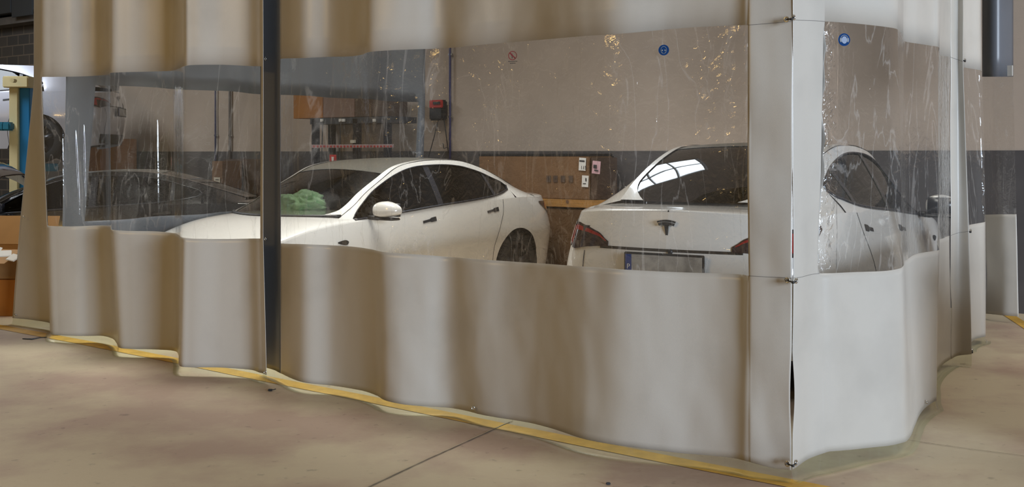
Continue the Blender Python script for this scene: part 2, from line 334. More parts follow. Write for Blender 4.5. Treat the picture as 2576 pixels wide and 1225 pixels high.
# key = (scale, hem px, hem py, window-bottom px, py, window-top px, py)
def build_curtain(name, label, keys, win, seams=(), per=8, wr=None, slate=None, cat='curtain', group=None, ztop=4.2, hemfilm=True, thick=.002, fine=None, noflm_cols=None, full=False, outward=1, film=None):
    film = film or M_FILM
    n = len(keys); K = []
    for k in keys:
        s3 = k[0] if isinstance(k[0], tuple) else (k[0],)*3; row = []
        for s, (px, py) in zip(s3, ((k[1], k[2]), (k[3], k[4]), (k[5], k[6]))):
            p = ws(px, py, s); row += [p.x, p.z]
        K.append(row+[F/s for s in s3])
    K = np.array(K); q = []
    for i in range(n-1):
        m_ = per*(fine.get(i, 1) if fine else 1); q += [i+j/m_ for j in range(m_)]
    q.append(n-1); q = np.array(q, float); A = cr(q, np.arange(n), K)
    # rows
    lv = [0+.0]; nb, nw, nt_ = 26, 30, 16
    rows = []
    def P(i, t):   # t: 0 hem, 1 window bottom, 2 window top, 3 upper end
        a = A[i]
        if t <= 1: x = a[0]+(a[2]-a[0])*t; z = a[1]+(a[3]-a[1])*t; y = a[6]+(a[7]-a[6])*t
        elif t <= 2: x = a[2]+(a[4]-a[2])*(t-1); z = a[3]+(a[5]-a[3])*(t-1); y = a[7]+(a[8]-a[7])*(t-1)
        else: x = a[4]; z = a[5]+(ztop-a[5])*(t-2); y = a[8]
        return Vector((x, y, z))
    ts = [j/nb for j in range(nb)]+[1+j/nw for j in range(nw)]+[2+j/nt_ for j in range(nt_+1)]
    G = []; arc = 0; crease = []
    for i in range(len(q)):
        i0, i1 = max(i-1, 0), min(i+1, len(q)-1)
        d = P(i1, 1)-P(i0, 1); d.z = 0; nrm = Vector((d.y, -d.x, 0)).normalized()
        if i: e = P(i, 1)-P(i-1, 1); e.z = 0; arc += e.length
        col = []; cc = []
        for t in ts:
            p = P(i, t); dv, ck, lat = ((*wr(arc, p.z, q[i], t), 0)[:3]) if wr else (0, 0, 0)
            col.append(p+nrm*dv+d.normalized()*lat); cc.append(ck)
        G.append(col); crease.append(cc)
    root = empty(name, (G[0][0].x, G[0][0].y, 0)); tag(root, label, cat, group)
    def sub(nm, test, m, solid=False, mats=None):
        idx = {}; vs = []; fs = []; cr_ = []
        def vi(i, j):
            if (i, j) not in idx: idx[(i, j)] = len(vs); vs.append(G[i][j]-root.location); cr_.append(crease[i][j])
            return idx[(i, j)]
        for i in range(len(q)-1):
            for j in range(len(ts)-1):
                if test((q[i]+q[i+1])/2, (ts[j]+ts[j+1])/2): fs.append([vi(i, j), vi(i+1, j), vi(i+1, j+1), vi(i, j+1)])
        if not fs: return None
        o = mesh(nm, vs, fs, m, root, True, mats=mats)
        at = o.data.attributes.new('crease', 'FLOAT', 'POINT'); at.data.foreach_set('value', cr_)
        if solid:
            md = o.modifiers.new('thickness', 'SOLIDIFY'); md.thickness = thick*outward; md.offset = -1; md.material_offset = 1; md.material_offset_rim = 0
        return o
    iswin = lambda a, t: 1 < t < 2 and any(w0 < a < w1 for w0, w1 in win)
    isl = lambda a: bool(slate) and slate[0] < a < slate[1]
    if full:
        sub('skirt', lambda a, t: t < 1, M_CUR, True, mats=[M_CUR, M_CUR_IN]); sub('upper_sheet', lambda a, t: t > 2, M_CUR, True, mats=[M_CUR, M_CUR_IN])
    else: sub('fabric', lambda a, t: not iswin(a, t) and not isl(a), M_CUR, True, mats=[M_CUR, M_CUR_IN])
    for wi in win: sub('clear_window', lambda a, t, wi=wi: 1 < t < 2 and wi[0] < a < wi[1], film)
    if slate: o = sub('edge_band', lambda a, t: isl(a), M_SLATE, True, mats=[M_SLATE, M_SLATE]); o['label'] = 'dark slate grey edge band'
    for q0, q1 in seams:
        for jt in (nb, nb+nw):
            pts = [G[i][jt]+Vector((0, -.0015, 0))-root.location for i in range(len(q)) if q0 <= q[i] <= q1]
            MB().tube(pts, .0011, 5).build('weld_seam', M_SEAM, root, True)
    if hemfilm:
        vs = []; fs = []
        for i in range(len(q)):
            i0, i1 = max(i-1, 0), min(i+1, len(q)-1); d = G[i1][0]-G[i0][0]; d.z = 0; nrm = Vector((d.y, -d.x, 0)).normalized()*outward
            p = G[i][0]; b = p.z+.012
            prof = [(-.004, b), (-.004, b*.6), (0, .022), (.006, .010), (.018, .007), (.038, .006)]
            vs += [Vector((p.x, p.y, 0))+nrm*o_+Vector((0, 0, z))-root.location for o_, z in prof]
        m_ = 6
        for i in range(len(q)-1):
            for j in range(m_-1): fs.append([i*m_+j, (i+1)*m_+j, (i+1)*m_+j+1, i*m_+j+1])
        o = mesh('hem_film', vs, fs, M_HEMF, root); o['label'] = 'clear greenish film at the hem'
    return root, G, q, ts
def nz(x, y, z=0): return noise.noise(Vector((x, y, z)))
def grommet(root, p, nrm, r=.014):
    nrm = Vector(nrm).normalized(); mb = MB(); mb.lathe([(r, -.001), (r, .004), (r*.8, .006), (r*.45, .004), (r*.45, -.001)], Vector(p)-root.location, nrm, 16); o = mb.build('grommet', M_STEEL, root, True)
    return o
hy = lambda s: YH+1.46*s
LK = [(284, 31, 800, 52, 548, 85, 208), (288, 75, 804, 85, 549, 94, 206), (294, 126, 813, 117, 552, 104, 205), (303, 127, 827, 117.5, 560, 102.5, 200),
      (311, 128, 840, 119, 567, 103.5, 194), (313.5, 150, 843, 143, 569, 130, 193.5), (315, 190, 845, 185, 569.5, 170, 193), (314.5, 225, 845, 222, 568, 212, 192), (315, 258, 845, 256, 567, 247, 190), (320, 284, 852, 273, 569, 267, 188),
      (328, 294, 864, 279, 573, 275, 185), (336, 300, 875, 283, 578, 279, 183), (338, 330, 878, 325, 581, 315, 181.5), (338.5, 390, 879, 390, 582, 380, 180), (341, 440, 883, 435, 586, 430, 178),
      (350, 450, 896, 447, 589, 445, 174), (366, 451, 919, 456, 596, 462, 167), (369, 480, 924, 485, 600, 487, 163.5), (370, 552, 924.5, 560, 601, 560, 163), (373, 628, 930, 625, 600, 625, 166), (378, 652, 937, 645, 600, 646, 166.5), (379.5, 660, 939, 655, 600, 656, 167), (382, 670, 943, 662, 600, 661, 167)]
RIDGES = ((5.55, -.25, .05, .15, 1.0), (6.35, .1, .045, .3, .95), (6.85, -.12, .05, .25, .95), (12.62, .0, .11, .35, .75), (13.2, -.1, .05, .1, .98), (14.05, .05, .05, .25, .95), (18.65, .06, .05, .3, .7), (5.1, .3, .04, .0, .3))
def wrF(a, z, q, t):
    return .006*nz(a*2, z*.7, 3), .2
def wrL(a, z, q, t):
    d = .006*nz(a*2, z*.7, 3)
    if 1 < t < 2:
        for qc, tilt, w_, t0_, t1_ in RIDGES:
            u_ = 1-(t-1); e_ = max(0, min(1, (u_-t0_)/.25))*max(0, min(1, (t1_-u_)/.2))
            d += .011*e_*math.exp(-((q-qc-tilt*(u_-.5))/w_)**2)
    return d, .12+.3*(q < 4)
left, GL, qL, tL = build_curtain('workshop_curtain', 'beige sheet curtain with three deep flutes and clear window, left of the slate edge band', LK, [(4, 21)], per=8, wr=wrL, fine={5: 5, 6: 5, 12: 5, 13: 5, 14: 3, 18: 5, 4: 2}, group='enclosure curtain sheets')
MK = [(369, 663, 923, 655, 594, 655, 165), (375, 690, 931, 688, 604, 688, 155), (380, 706, 939, 706, 612, 705, 148), (396, 760, 961, 760, 614, 760, 146), (399.5, 839, 970, 835, 617, 830, 143), (409, 905, 982, 890, 621, 872, 142),
      (418, 942, 995, 930, 627, 905, 138), (428, 980, 1009, 970, 634, 940, 130), (434, 1064, 1022, 1064, 641, 1040, 124), (437, 1130, 1028, 1122, 646, 1100, 121.5), (446, 1197, 1038, 1180, 650, 1160, 118), (462, 1295, 1058, 1295, 659, 1280, 106),
      (482, 1410, 1084, 1410, 666, 1400, 97), (497, 1484, 1106, 1490, 672, 1480, 90), (509.5, 1575, 1125, 1575, 679, 1560, 84), (516, 1728, 1139, 1728, 685, 1720, 71), (529, 1836, 1153, 1850, 690, 1840, 64),
      (536, 1880, 1163, 1881, 694, 1878, 62.5), (541, 1943, 1179, 1940, 697, 1940, 58), (545, 1990, 1183, 1993, 699, 1996, 53)]
def wrM(a, z, q, t):
    k = min(1, max(0, (q-3)/4))
    # shallow secondary flutes plus creases
    d = k*.016*math.sin(a*9.5+.6*math.sin(z*1.3)+1.5*nz(a, z*.5))*(0.35+.65*abs(z-1.4)/1.4)
    d += .010*k*nz(a*3.2, z*1.1, 5)+.003*k*nz(a*9+z*3, z*4, 8)
    if q > 17: d += .012*(nz(a*4+z*1.6, z*1.8, 2))*(1 if t > .3 else t/.3)
    d *= .35 if 1 < t < 2 and q < 17 else 1
    return d, .15+.4*k+(.1 if q > 17 else 0), (-.006*math.sin(PI*min(1, max(0, (t-.16)/.46)))*(q-18) if q > 18 and t < .62 else 0)
def rep(k0, k1, f, **kw): pass
front, GM, qM, tM = build_curtain('workshop_curtain', 'widest beige sheet curtain, its long clear window between slate edge band and laced corner', MK, [(2, 17)], per=10, wr=wrM, slate=(-1, 2), seams=((17, 19),), group='enclosure curtain sheets')
RK1 = [(545, 1993, 1181, 1995, 699, 1995, 50), (541, 2010, 1172, 2015, 697, 2010, 51), (533.5, 2040, 1153, 2040, 691, 2040, 52), (527.5, 2078, 1138, 2062, 688, 2075, 54), (523.5, 2100, 1134, 2095, 687, 2100, 55), (514, 2162, 1129, 2150, 684.5, 2160, 60), (505, 2232, 1122, 2226, 682, 2230, 68), (499, 2268, 1114, 2262, 676, 2256, 72.5),
       (492, 2283, 1107, 2272, 668, 2263, 77), (476, 2297, 1086, 2275, 658, 2271, 89), (455, 2307, 1056, 2281, 652, 2274, 103), (443, 2322, 1032, 2303, 640, 2310, 110), (430, 2346, 1012, 2345, 632, 2345, 115), (426, 2355, 1006, 2360, 629, 2361, 118), (415, 2352, 990, 2361, 622, 2362.5, 124), (395, 2350, 964, 2360, 609, 2363, 134), (382, 2353, 943, 2362, 603, 2365, 139), (366, 2371, 917, 2378, 597, 2380, 141.5), (356, 2392, 903, 2389, 593, 2391, 144)]
RK2 = [(356, 2392, 903, 2391, 592, 2392, 144), (353, 2412, 895, 2410, 586, 2408, 150), (355, 2444, 891, 2437, 582, 2423, 155)]
RK3 = [(330, 2443, 868, 2437, 573, 2422, 168), (322, 2450, 855, 2440, 566, 2423, 169), (318, 2465, 849, 2458, 562, 2445, 173), (316, 2478, 846, 2476, 559, 2464, 176.5), (312, 2481, 840, 2480, 557, 2469, 179)]
RK4 = [(274, 2480, 789, 2478, 540, 2472, 192), (280, 2520, 793, 2516, 539, 2510, 193), (283, 2563, 796, 2557, 539, 2548, 191)]
def wrR(a, z, q, t):
    d = .008*nz(a*4, z*1.5, 9)
    ck = .3
    if 3 <= q <= 4.2 and 1 < t < 2: ck = 4.0*(1-abs(q-3.5)/.9) if abs(q-3.5) < .9 else .3
    if q < 3: d += .004*nz(a*7, z*3, 4); ck = .25
    if 3 <= q < 4.5 and 1 < t < 2:                   # crinkled film beside the weld
        d += .026*nz(a*15, z*11, 1)*(4.5-q)/1.5
    if q < 2 and t < .62:                             # edge gapes open near the floor
        g = math.sin(PI*min(1, max(0, (t-.16)/.46)))**1.3
        return d, ck, .016*g*(1-q/2)
    return d, ck
r1, GR, qR, tR = build_curtain('workshop_curtain', 'bright white sheet curtain right of the laced corner, its window carrying the ear defender sticker', RK1, [(3, 18)], per=8, wr=wrR, group='enclosure curtain sheets', fine={3: 5, 4: 4}, seams=((0, 3),))
r2, GR2, _, _ = build_curtain('workshop_curtain', 'narrow all-opaque sheet edge with cord ties, third strip back along the bright side', RK2, [], seams=((0, 2),), per=8, wr=wrR, group='enclosure curtain sheets')
r3, GR3, _, _ = build_curtain('workshop_curtain', 'narrow sheet with slim clear window, just behind the cord-tied opaque edge', RK3, [(0, 4)], per=8, wr=wrR, full=True, group='enclosure curtain sheets')
RK4[0] = (274, 2480, 789, 2478, 540, 2472, 192)
r4, GR4, _, _ = build_curtain('workshop_curtain', 'sheet nearest the wall with a dark grey upper part and a beige skirt', RK4, [(0, 2)], per=10, wr=wrR, hemfilm=False, full=True, group='enclosure curtain sheets', ztop=2.3)
# its dark grey upper part
mb = MB(); P = []
for k in range(17):
    a = k/16; x = 2472+76*a; s = 279.5+4*math.sin(PI*a); P.append([ws(x, 193, s), ws(x, 140, s), ws(x, -40, s), ws(x, -400, s)])
o = mb.grid(P).build('upper_panel', M_SLATE, None, True); md = o.modifiers.new('t', 'SOLIDIFY'); md.thickness = .004; o['label'] = 'dark grey upper panel'; place(o, r4)
# far-side curtain of the enclosure (seen through the windows), parallel to the bright side, at u = 6.3
def far_keys():
    K = []
    for i in range(23):
        v = .25+i*.197; wob = .07*math.sin(i*1.35)+.03*math.sin(i*.7)
        row = []; sc3 = []
        for uu, z in ((6.30+.55*math.sin(PI*min(1,v/4.6))**.8+wob, .06), (6.28+.48*math.sin(PI*min(1,v/4.6))**.8+wob, .93), (6.25+wob+.1*max(0, 1-v/4.5), 2.10)):
            p = uv(uu, v, 0); s = F/p.y; sc3.append(s); row += [1288+p.x*s, YH+(CH-z)*s]
        K.append((tuple(sc3), *row))
    return K
FK = far_keys(); FK = FK[::-1]
rf, GF, qF, tF = build_curtain('workshop_curtain', 'far side sheet curtain behind the cars, slate grey inside with a clear window', FK, [(0.4, 20.3)], per=5, wr=wrF, film=M_FILMF, group='enclosure curtain sheets')
# grommets and cord ties
NF = Vector((-.6, -.8, 0)); NR = Vector((.8, -.6, 0))
def tie(p0, p1, label, rootA, rootB, nA, nB, group='black cord ties at the laced seams'):
    grommet(rootA, p0, nA); grommet(rootB, p1, nB)
    a = Vector(p0)+Vector((0, -.012, 0)); b = Vector(p1)+Vector((0, -.012, 0)); m_ = (a+b)/2+Vector((0, -.012, -.006))
    mb = MB(); mb.tube([Vector(p0)+Vector((0, .004, 0)), a, m_, b, Vector(p1)+Vector((0, .004, 0))], .0035, 8); mb.tube([m_+Vector((-.006, 0, 0)), m_+Vector((.006, 0, 0))], .006, 8)
    o = mb.build('cord_tie', M_BLACK, None, True); tag(o, label, 'tie', group)
tie(ws(1979, 49, 548), ws(1996, 44, 549), 'topmost black cord tie at the laced corner', front, r1, NF, NR)
tie(ws(1981, 705, 548), ws(2002, 706, 550), 'black cord tie at the laced corner, below the window edge', front, r1, NF, NR)
tie(ws(1981, 1166, 548), ws(2001, 1163, 550), 'black cord tie at the laced corner, down by the floor', front, r1, NF, NR)
tie(ws(2420, 152, 354), ws(2427, 152, 354), 'black cord tie high on the opaque strip at the bright side', r2, r3, NR, NR)
tie(ws(2434, 581, 352), ws(2441, 581, 352), 'black cord tie halfway down the opaque strip at the bright side', r2, r3, NR, NR)
tie(ws(2438, 884, 350), ws(2445, 882, 350), 'black cord tie at the foot of the opaque strip at the bright side', r2, r3, NR, NR)
for (rt, px, py, s, n_) in ((front, 1190, 1026, 448.5, (0, -1, 0)), (front, 668, 601, 372.5, NF), (left, 667, 936, 382.5, (0, -1, 0)), (left, 38, 792, 285.5, (0, -1, 0)), (left, 60, 546, 287.5, (0, -1, 0)), (left, 668, 148, 372, NF)[:5], (r1, 2331, 1011, 440, NR)):
    grommet(rt, ws(px, py, s), n_, .011)
# ---------------------------------------------------------------- cars
PLAN = [(3.72,0),(3.71,.3),(3.64,.58),(3.5,.76),(3.25,.87),(2.875,.915),(2.3,.92),(1.5,.925),(.8,.925),(0,.925),(-.4,.905),(-.62,.865),(-.79,.78),(-.89,.64),(-.945,.45),(-.975,.22),(-.985,0)]
ZTOP = [.66,.66,.67,.70,.76,.85,.905,.955,1.0,1.04,1.035,1.03,1.032,1.04,1.05,1.058,1.06]
INS = [.06,.06,.06,.06,.065,.075,.075,.075,.075,.085,.10,.10,.10,.09,.075,.065,.06]
ROWS = np.array([(2.62,.80,.90,2.92,.925),(2.46,.735,.955,2.78,.952),(2.27,.70,1.04,2.50,1.08),(2.10,.67,1.141,2.27,1.19),(1.85,.64,1.265,1.95,1.32),(1.6,.615,1.38,1.65,1.41),(1.27,.60,1.435,1.27,1.455),(.95,.595,1.448,.95,1.472),(.6,.59,1.434,.55,1.46),(.22,.58,1.354,.15,1.375),(-.17,.565,1.225,-.27,1.24),(-.52,.52,1.10,-.64,1.105)])
ZT = ([-.03,-.015,.02,.145,.31,.48,.65,.82,1.16,1.33,1.5,1.67,1.85,2.03,2.21,2.39],[1.165,1.19,1.21,1.253,1.31,1.352,1.383,1.398,1.398,1.388,1.36,1.31,1.236,1.15,1.04,.928])
ZBW = ([-.03,-.015,.055,.195,.35,.575,1.24,1.76,2.2,2.39],[1.165,1.145,1.12,1.088,1.066,1.045,1.0,.96,.928,.914])
HC = ([2.0,2.6,2.85,3.2,3.5,3.64,3.72],[.975,.965,.94,.865,.77,.71,.665])
DC = ([-1.0,-.93,-.86,-.74,-.6,-.4],[1.06,1.07,1.075,1.083,1.09,1.11])
def car(name, label, cat, X, D, yaw, sc=(1,1,1), paint=None, glass=None, rows=ROWS, zt=ZT, zbw=ZBW, dc=DC, lift=0, mirrors=(1, -1), hood=True, interior=True, wr=.335, detail=True, group=None):
    paint = paint or M_PAINT; glass = glass or M_GLASS
    root = empty(name, (X, D, lift), yaw); tag(root, label, cat, group)
    sx, sy, sz = sc
    def T(p): return Vector((p[0]*sx, p[1]*sy, p[2]*sz))
    def mk(nm, mb, m, par=None, smooth=True, lab=None):
        mb.v = [T(v) for v in mb.v]; o = mb.build(nm, m, par or root, smooth)
        if lab: o['label'] = lab
        return o
    plan = np.array(PLAN); nq = np.arange(len(plan))
    qq = np.linspace(0, len(plan)-1, 900); pl = cr(qq, nq, plan); zt_ = cr(qq, nq, np.array(ZTOP)); ins_ = cr(qq, nq, np.array(INS))
    AR = .385/ (sz*.5+.5)
    # choose columns
    want = list(np.linspace(0, 899, 130).astype(int))
    for xc in (0, 2.875):
        for a in np.linspace(0, PI, 25):
            x = xc+AR*math.cos(a); seg = np.where((pl[:, 1] > .6))[0]; want.append(int(seg[np.argmin(abs(pl[seg, 0]-x))]))
    cols = sorted(set(want)); side = 1
    ZF = np.array([0,.12,.25,.45,.62,.70,.80,.90,.95,.98,1.0]); OF = np.array([.10,.075,.055,.026,.003,.0,-.0,.0,.0,.0,.0])
    def shell(q, z):               # q index into fine arrays
        ztop = zt_[q]; ins = ins_[q]; fr = min(1, max(0, z/ztop))
        t = max(0, (fr-.64)/.36); off = float(np.interp(fr, ZF, OF))+ins*t**1.35
        i0, i1 = max(q-4, 0), min(q+4, 899); d = pl[i1]-pl[i0]; n = np.array([-d[1], d[0]]); n /= np.linalg.norm(n)
        # nose→side→tail: outward normal
        n = -n if (n[1] < 0 or (abs(n[1]) < 1e-6)) else n
        if q < 40: n = np.array([1, 0.]) if n[0] < 0.3 else n
        if q > 860: n = np.array([-1, 0.]) if n[0] > -.3 else n
        p = pl[q]-n*off
        return Vector((p[0], max(0, p[1]), z))
    def zlow(x):
        z = .20+max(0, (-.5-x))*.16
        for xc in (0, 2.875):
            if abs(x-xc) < AR: z = max(z, .335/sz*1.0+math.sqrt(max(0, AR**2-(x-xc)**2)))
        return z
    seg = np.where(pl[:, 1] > .6)[0]
    def qx(x): return int(seg[np.argmin(abs(pl[seg, 0]-x))])
    def onside(x, z, off=0): p = shell(qx(x), z); p.y += off; return p
    NR_ = 22
    def bodygrid(c, s):
        P = []
        for q in c:
            z0 = zlow(pl[q][0]) if pl[q][1] > .55 else (.24 if pl[q][0] > 0 else .30)
            P.append([Vector((v.x, v.y*s, v.z)) for v in [shell(q, z0+(zt_[q]-z0)*j/NR_) for j in range(NR_+1)]])
        return P if s > 0 else P[::-1]
    q1, q2 = qx(2.38), qx(1.20)
    body = MB()
    for s in (1, -1):
        a = [q for q in cols if q < q1-2]+[q1]; b = [q2]+[q for q in cols if q > q2+2]
        body.grid(bodygrid(a, s)); body.grid(bodygrid(b, s))
    # deck
    xs_ = list(np.linspace(-.45, -.86, 16))+list(-.86-.055*np.sin(np.linspace(.15, PI/2, 9)))
    topx = np.array([[shell(q, zt_[q]).x, shell(q, zt_[q]).y, zt_[q]] for q in range(0, 900, 3)])
    rear = topx[topx[:, 0] < 1.0]; rear = rear[np.argsort(rear[:, 0])]
    P = []; xmin = rear[0, 0]
    for x in [-.45+(xmin+.45)*math.sin(PI/2*k/26) for k in range(27)]:
        yt = float(np.interp(x, rear[:, 0], rear[:, 1])); ze = float(np.interp(x, rear[:, 0], rear[:, 2])); zc = max(ze, float(cr(x, *map(np.array, dc))))
        if x == xmin or abs(x-xmin) < 1e-6: yt = rear[0, 1]
        P.append([Vector((x, yt*math.sin(PI/2*k/14), ze+(zc-ze)*math.cos(PI/2*k/14)**.9)) for k in range(-14, 15)])
    body.grid(P)
    ob = mk('body', body, paint)
    # front doors
    for s in (1, -1):
        c = [q1]+[q for q in cols if q1+2 < q < q2-2]+[q2]
        mk('front_door', MB().grid(bodygrid(c, s)), paint)
    # hood
    fr_ = topx[topx[:, 0] > 1.8]; fr_ = fr_[np.argsort(fr_[:, 0])]; xmax = fr_[-1, 0]
    P = []
    for x in [2.05+(xmax-2.05)*math.sin(PI/2*k/30) for k in range(31)]:
        yt = float(np.interp(x, fr_[:, 0], fr_[:, 1])); ze = float(np.interp(x, fr_[:, 0], fr_[:, 2])); zc = max(ze, float(cr(x, *map(np.array, HC))))
        P.append([Vector((x, yt*math.sin(PI/2*k/14), ze+(zc-ze)*math.cos(PI/2*k/14)**.8)) for k in range(-14, 15)])
    P = P[::-1]
    hd = MB().grid(P)
    if hood: mk('hood', hd, paint)
    # greenhouse
    rk = rows[::-1]; rx = rk[:, 0]
    def edge(x): return cr(x, rx, rk[:, 1:3])
    def belt(x):
        q = qx(x) if x > -.7 else 0; p = shell(qx(x), zt_[qx(x)]); return p
    def G(x, z, off=0):
        e = edge(x); b = belt(x); t = min(1, max(0, (z-b.z)/max(1e-3, e[1]-b.z))); y = b.y+(e[0]-b.y)*t**1.2
        return Vector((x, y+off, z))
    ztf = lambda x: float(cr(x, np.array(zt[0]), np.array(zt[1]))); zbf = lambda x: float(cr(x, np.array(zbw[0]), np.array(zbw[1])))
    xr0, xr1 = zt[0][0], zt[0][-1]; xend = float(rx[0])
    for s in (1, -1):
        fm = MB(); P = []
        for x in sorted(list(np.linspace(xend, 2.62, 90))+[xr0+.002, xr1-.002, xr0+.01, xr0+.02]):
            e = edge(x); b = belt(x); z0 = ztf(x) if xr0 < x < xr1 else b.z; z1 = max(e[1], z0+.002)
            P.append([Vector((v.x, v.y*s, v.z)) for v in [G(x, z0+(z1-z0)*k/10) for k in range(11)]])
        fm.grid(P if s < 0 else P[::-1])
        # strip between body top and window sill
        P = []
        for x in np.linspace(xr0, xr1, 60):
            b = belt(x); z1 = max(zbf(x), b.z)
            P.append([Vector((v.x, v.y*s, v.z)) for v in [G(x, b.z+(z1-b.z)*k/3) for k in range(4)]])
        fm.grid(P if s < 0 else P[::-1])
        mk('roof_pillar', fm, paint)
        for nm, x0, x1, off in (('front_window', 1.24, xr1-.01, -.012), ('rear_window', .33, 1.16, -.012), ('quarter_window', xr0, .28, -.012), ('window_pillar', 1.16, 1.24, -.006), ('window_pillar', .28, .33, -.006)):
            P = []
            for x in np.linspace(x0, x1, 40 if nm != 'window_pillar' else 4):
                z0 = min(zbf(x), ztf(x)); z1 = ztf(x)+.004
                P.append([Vector((v.x, v.y*s, v.z)) for v in [G(x, z0+(z1-z0)*k/10, off) for k in range(11)]])
            mk(nm, MB().grid(P if s < 0 else P[::-1]), M_GLASSS if nm != 'window_pillar' else M_TRIM)
        # sill trim and upper trim
        tr = MB(); tr.tube([Vector((v.x, v.y*s, v.z)) for v in [G(x, zbf(x)+.004, .002) for x in np.linspace(xr0, xr1, 50)]], .011, 6)
        tr.tube([Vector((v.x, v.y*s, v.z)) for v in [G(x, ztf(x), .0) for x in np.linspace(xr0, xr1, 60)]], .006, 6)
        mk('window_trim', tr, M_TRIM)
    # canopy glass
    ts_ = np.linspace(1, len(rows)-1, 60); RR = cr(ts_, np.arange(len(rows)), rows); P = []
    for r in RR:
        P.append([Vector((r[0]+(r[3]-r[0])*(1-a*a), r[1]*a, r[2]+(r[4]-r[2])*(1-a*a))) for a in np.linspace(-1, 1, 31)])
    j1, j2 = 20, 43
    def canopy(r, a, up=0): return Vector((r[0]+(r[3]-r[0])*(1-a*a), r[1]*a, r[2]+(r[4]-r[2])*(1-a*a)+up))
    for s in (1, -1):
        g = [[canopy(r, s*(ai+(1-ai)*k/5), .007) for k in range(6)] for r, ai in zip(RR, [.915-.30*max(0, (t-9.9)/1.1)**2.5-.12*max(0, (1.6-t)/.6)**2 for t in ts_])]
        mk('roof_rail', MB().grid(g if s < 0 else g[::-1]), paint)
    o = mk('windscreen', MB().grid(P[:j1+1]), glass); o = mk('glass_roof', MB().grid(P[j1:j2+1]), M_GLASSR); o = mk('rear_screen', MB().grid(P[j2:]), M_GLASSD if detail else glass)
    sm = MB()
    for j in (j1, j2): sm.tube([p+Vector((0, 0, .001)) for p in P[j]], .004, 6)
    sm.tube([p+Vector((.01, 0, -.004)) for p in P[0]], .02, 6)
    mk('glass_seam', sm, M_BLACK)
    # interior tub, seats, dash
    tub = MB().box((.95, 0, .36), (3.0, 1.55, .26)); tub.box((1.95, 0, .78), (.5, 1.45, .22), bev=.04); tub.box((2.55, 0, .78), (.55, 1.30, .22), bev=.03); tub.box((-.60, 0, .88), (.5, 1.35, .26), bev=.05)
    tub.box((2.9, 0, .42), (1.0, 1.0, .45)); tub.box((-.45, 0, .45), (.8, 1.0, .35))
    if interior:
        for s in (1, -1): tub.box((1.0, s*.80, .62), (2.4, .06, .55))
        mk('dashboard', tub, M_INT, smooth=False)
        for (x, y, bench) in ((1.05, .38, 0), (1.05, -.38, 0), (.30, 0, 1)):
            wv = 1.25 if bench else .5; st = MB(); Rb = Matrix.Rotation(-.35, 3, 'Y')
            st.box((x+.05, y, .56), (.5, wv, .16), bev=.05); st.box((x-.27, y, .86), (.13, wv, .58), Rb, bev=.05)
            for yy in ((-.4, 0, .4) if bench else (0,)): st.box((x-.38, y+yy, 1.17 if not bench else 1.08), (.09, .26, .15 if not bench else .10), Rb, bev=.035)
            mk('seat', st, M_SEAT)
        sw = MB(); c = Vector((1.62, .38, .90)); ax = Vector((-1, 0, .45)).normalized(); a_ = Vector((0, 1, 0)); b_ = ax.cross(a_)
        sw.tube([c+(a_*math.cos(2*PI*k/24)+b_*math.sin(2*PI*k/24))*.18 for k in range(25)], .015, 6); sw.tube([c-ax*.02, c-ax*.3], .03, 6); mk('steering_wheel', sw, M_BLACK)
    else: mk('underbody', tub, M_INT, smooth=False)
    # wheels + wells
    for xc in (0, 2.875):
        for s in (1, -1):
            r = wr; cy = .80
            wh = MB(); wr_ = [(r*.66, .10), (r*.90, .105), (r*.985, .085), (r, .05), (r, -.09), (r*.9, -.11), (r*.66, -.10)]
            # wheels stay round: undo the body scaling
            w_ = MB(); w_.lathe(wr_, (xc*sx, cy*sy*s, r), (0, s, 0), 40); ow = w_.build('wheel', M_RUB, root, True)
            rim = MB(); rim.lathe([(r*.70, .10), (r*.68, .06), (r*.60, .02), (r*.1, .045), (.001, .045)], (xc*sx, cy*sy*s, r), (0, s, 0), 40)
            for k in range(5):
                a = 2*PI*k/5; Rk = Matrix.Rotation(a, 3, 'Y'); rim.box(Vector((xc*sx, cy*sy*s+s*.075, r))+Rk @ Vector((0, 0, r*.36)), (.07, .03, r*.62), Rk, bev=.008)
            rim.build('rim', M_RIM, ow, True)
            well = MB(); A2 = AR-.006
            well.grid([[Vector((xc+A2*math.cos(a), s*y_, .335/sz+A2*math.sin(a))) for y_ in (.60, .70, .80, .88)] for a in np.linspace(-.2, PI+.2, 24)]); mk('wheel_arch_liner', well, M_BLACK)
    if not detail and not interior: return root, T, shell, qx, G
    # mirrors
    for s in mirrors:
        mb = MB(); prof = []
        for i in range(17):
            a = PI*i/16; row = []
            for j in range(20):
                b = 2*PI*j/20; X_ = math.cos(a); Y_ = math.sin(a)*math.cos(b); Z_ = math.sin(a)*math.sin(b)
                pw = lambda v, e: math.copysign(abs(v)**e, v)
                row.append(Vector((2.17+.075*pw(Y_, .8)*(1.2 if Y_ > 0 else .5)-(.03*X_), s*(1.03+.135*pw(X_, .75)), 1.0+(.085 if Z_ > 0 else .06)*pw(Z_, .75 if Z_ > 0 else .5)*(1-.35*max(0, X_)))))
            row.append(row[0]); prof.append(row)
        om = mk('mirror', MB().grid(prof if s > 0 else prof[::-1]), paint)
        g = MB().box((2.128, s*1.03, 1.005), (.012, .22, .12), bev=.004); mk('mirror_glass', g, M_TRIM, om)
        b = MB().box((2.17, s*1.01, .925), (.12, .24, .022), bev=.008); b.tube([(2.19, s*.93, .93), (2.22, s*.84, .935)], .022, 8); mk('mirror_foot', b, M_BLACK, om)
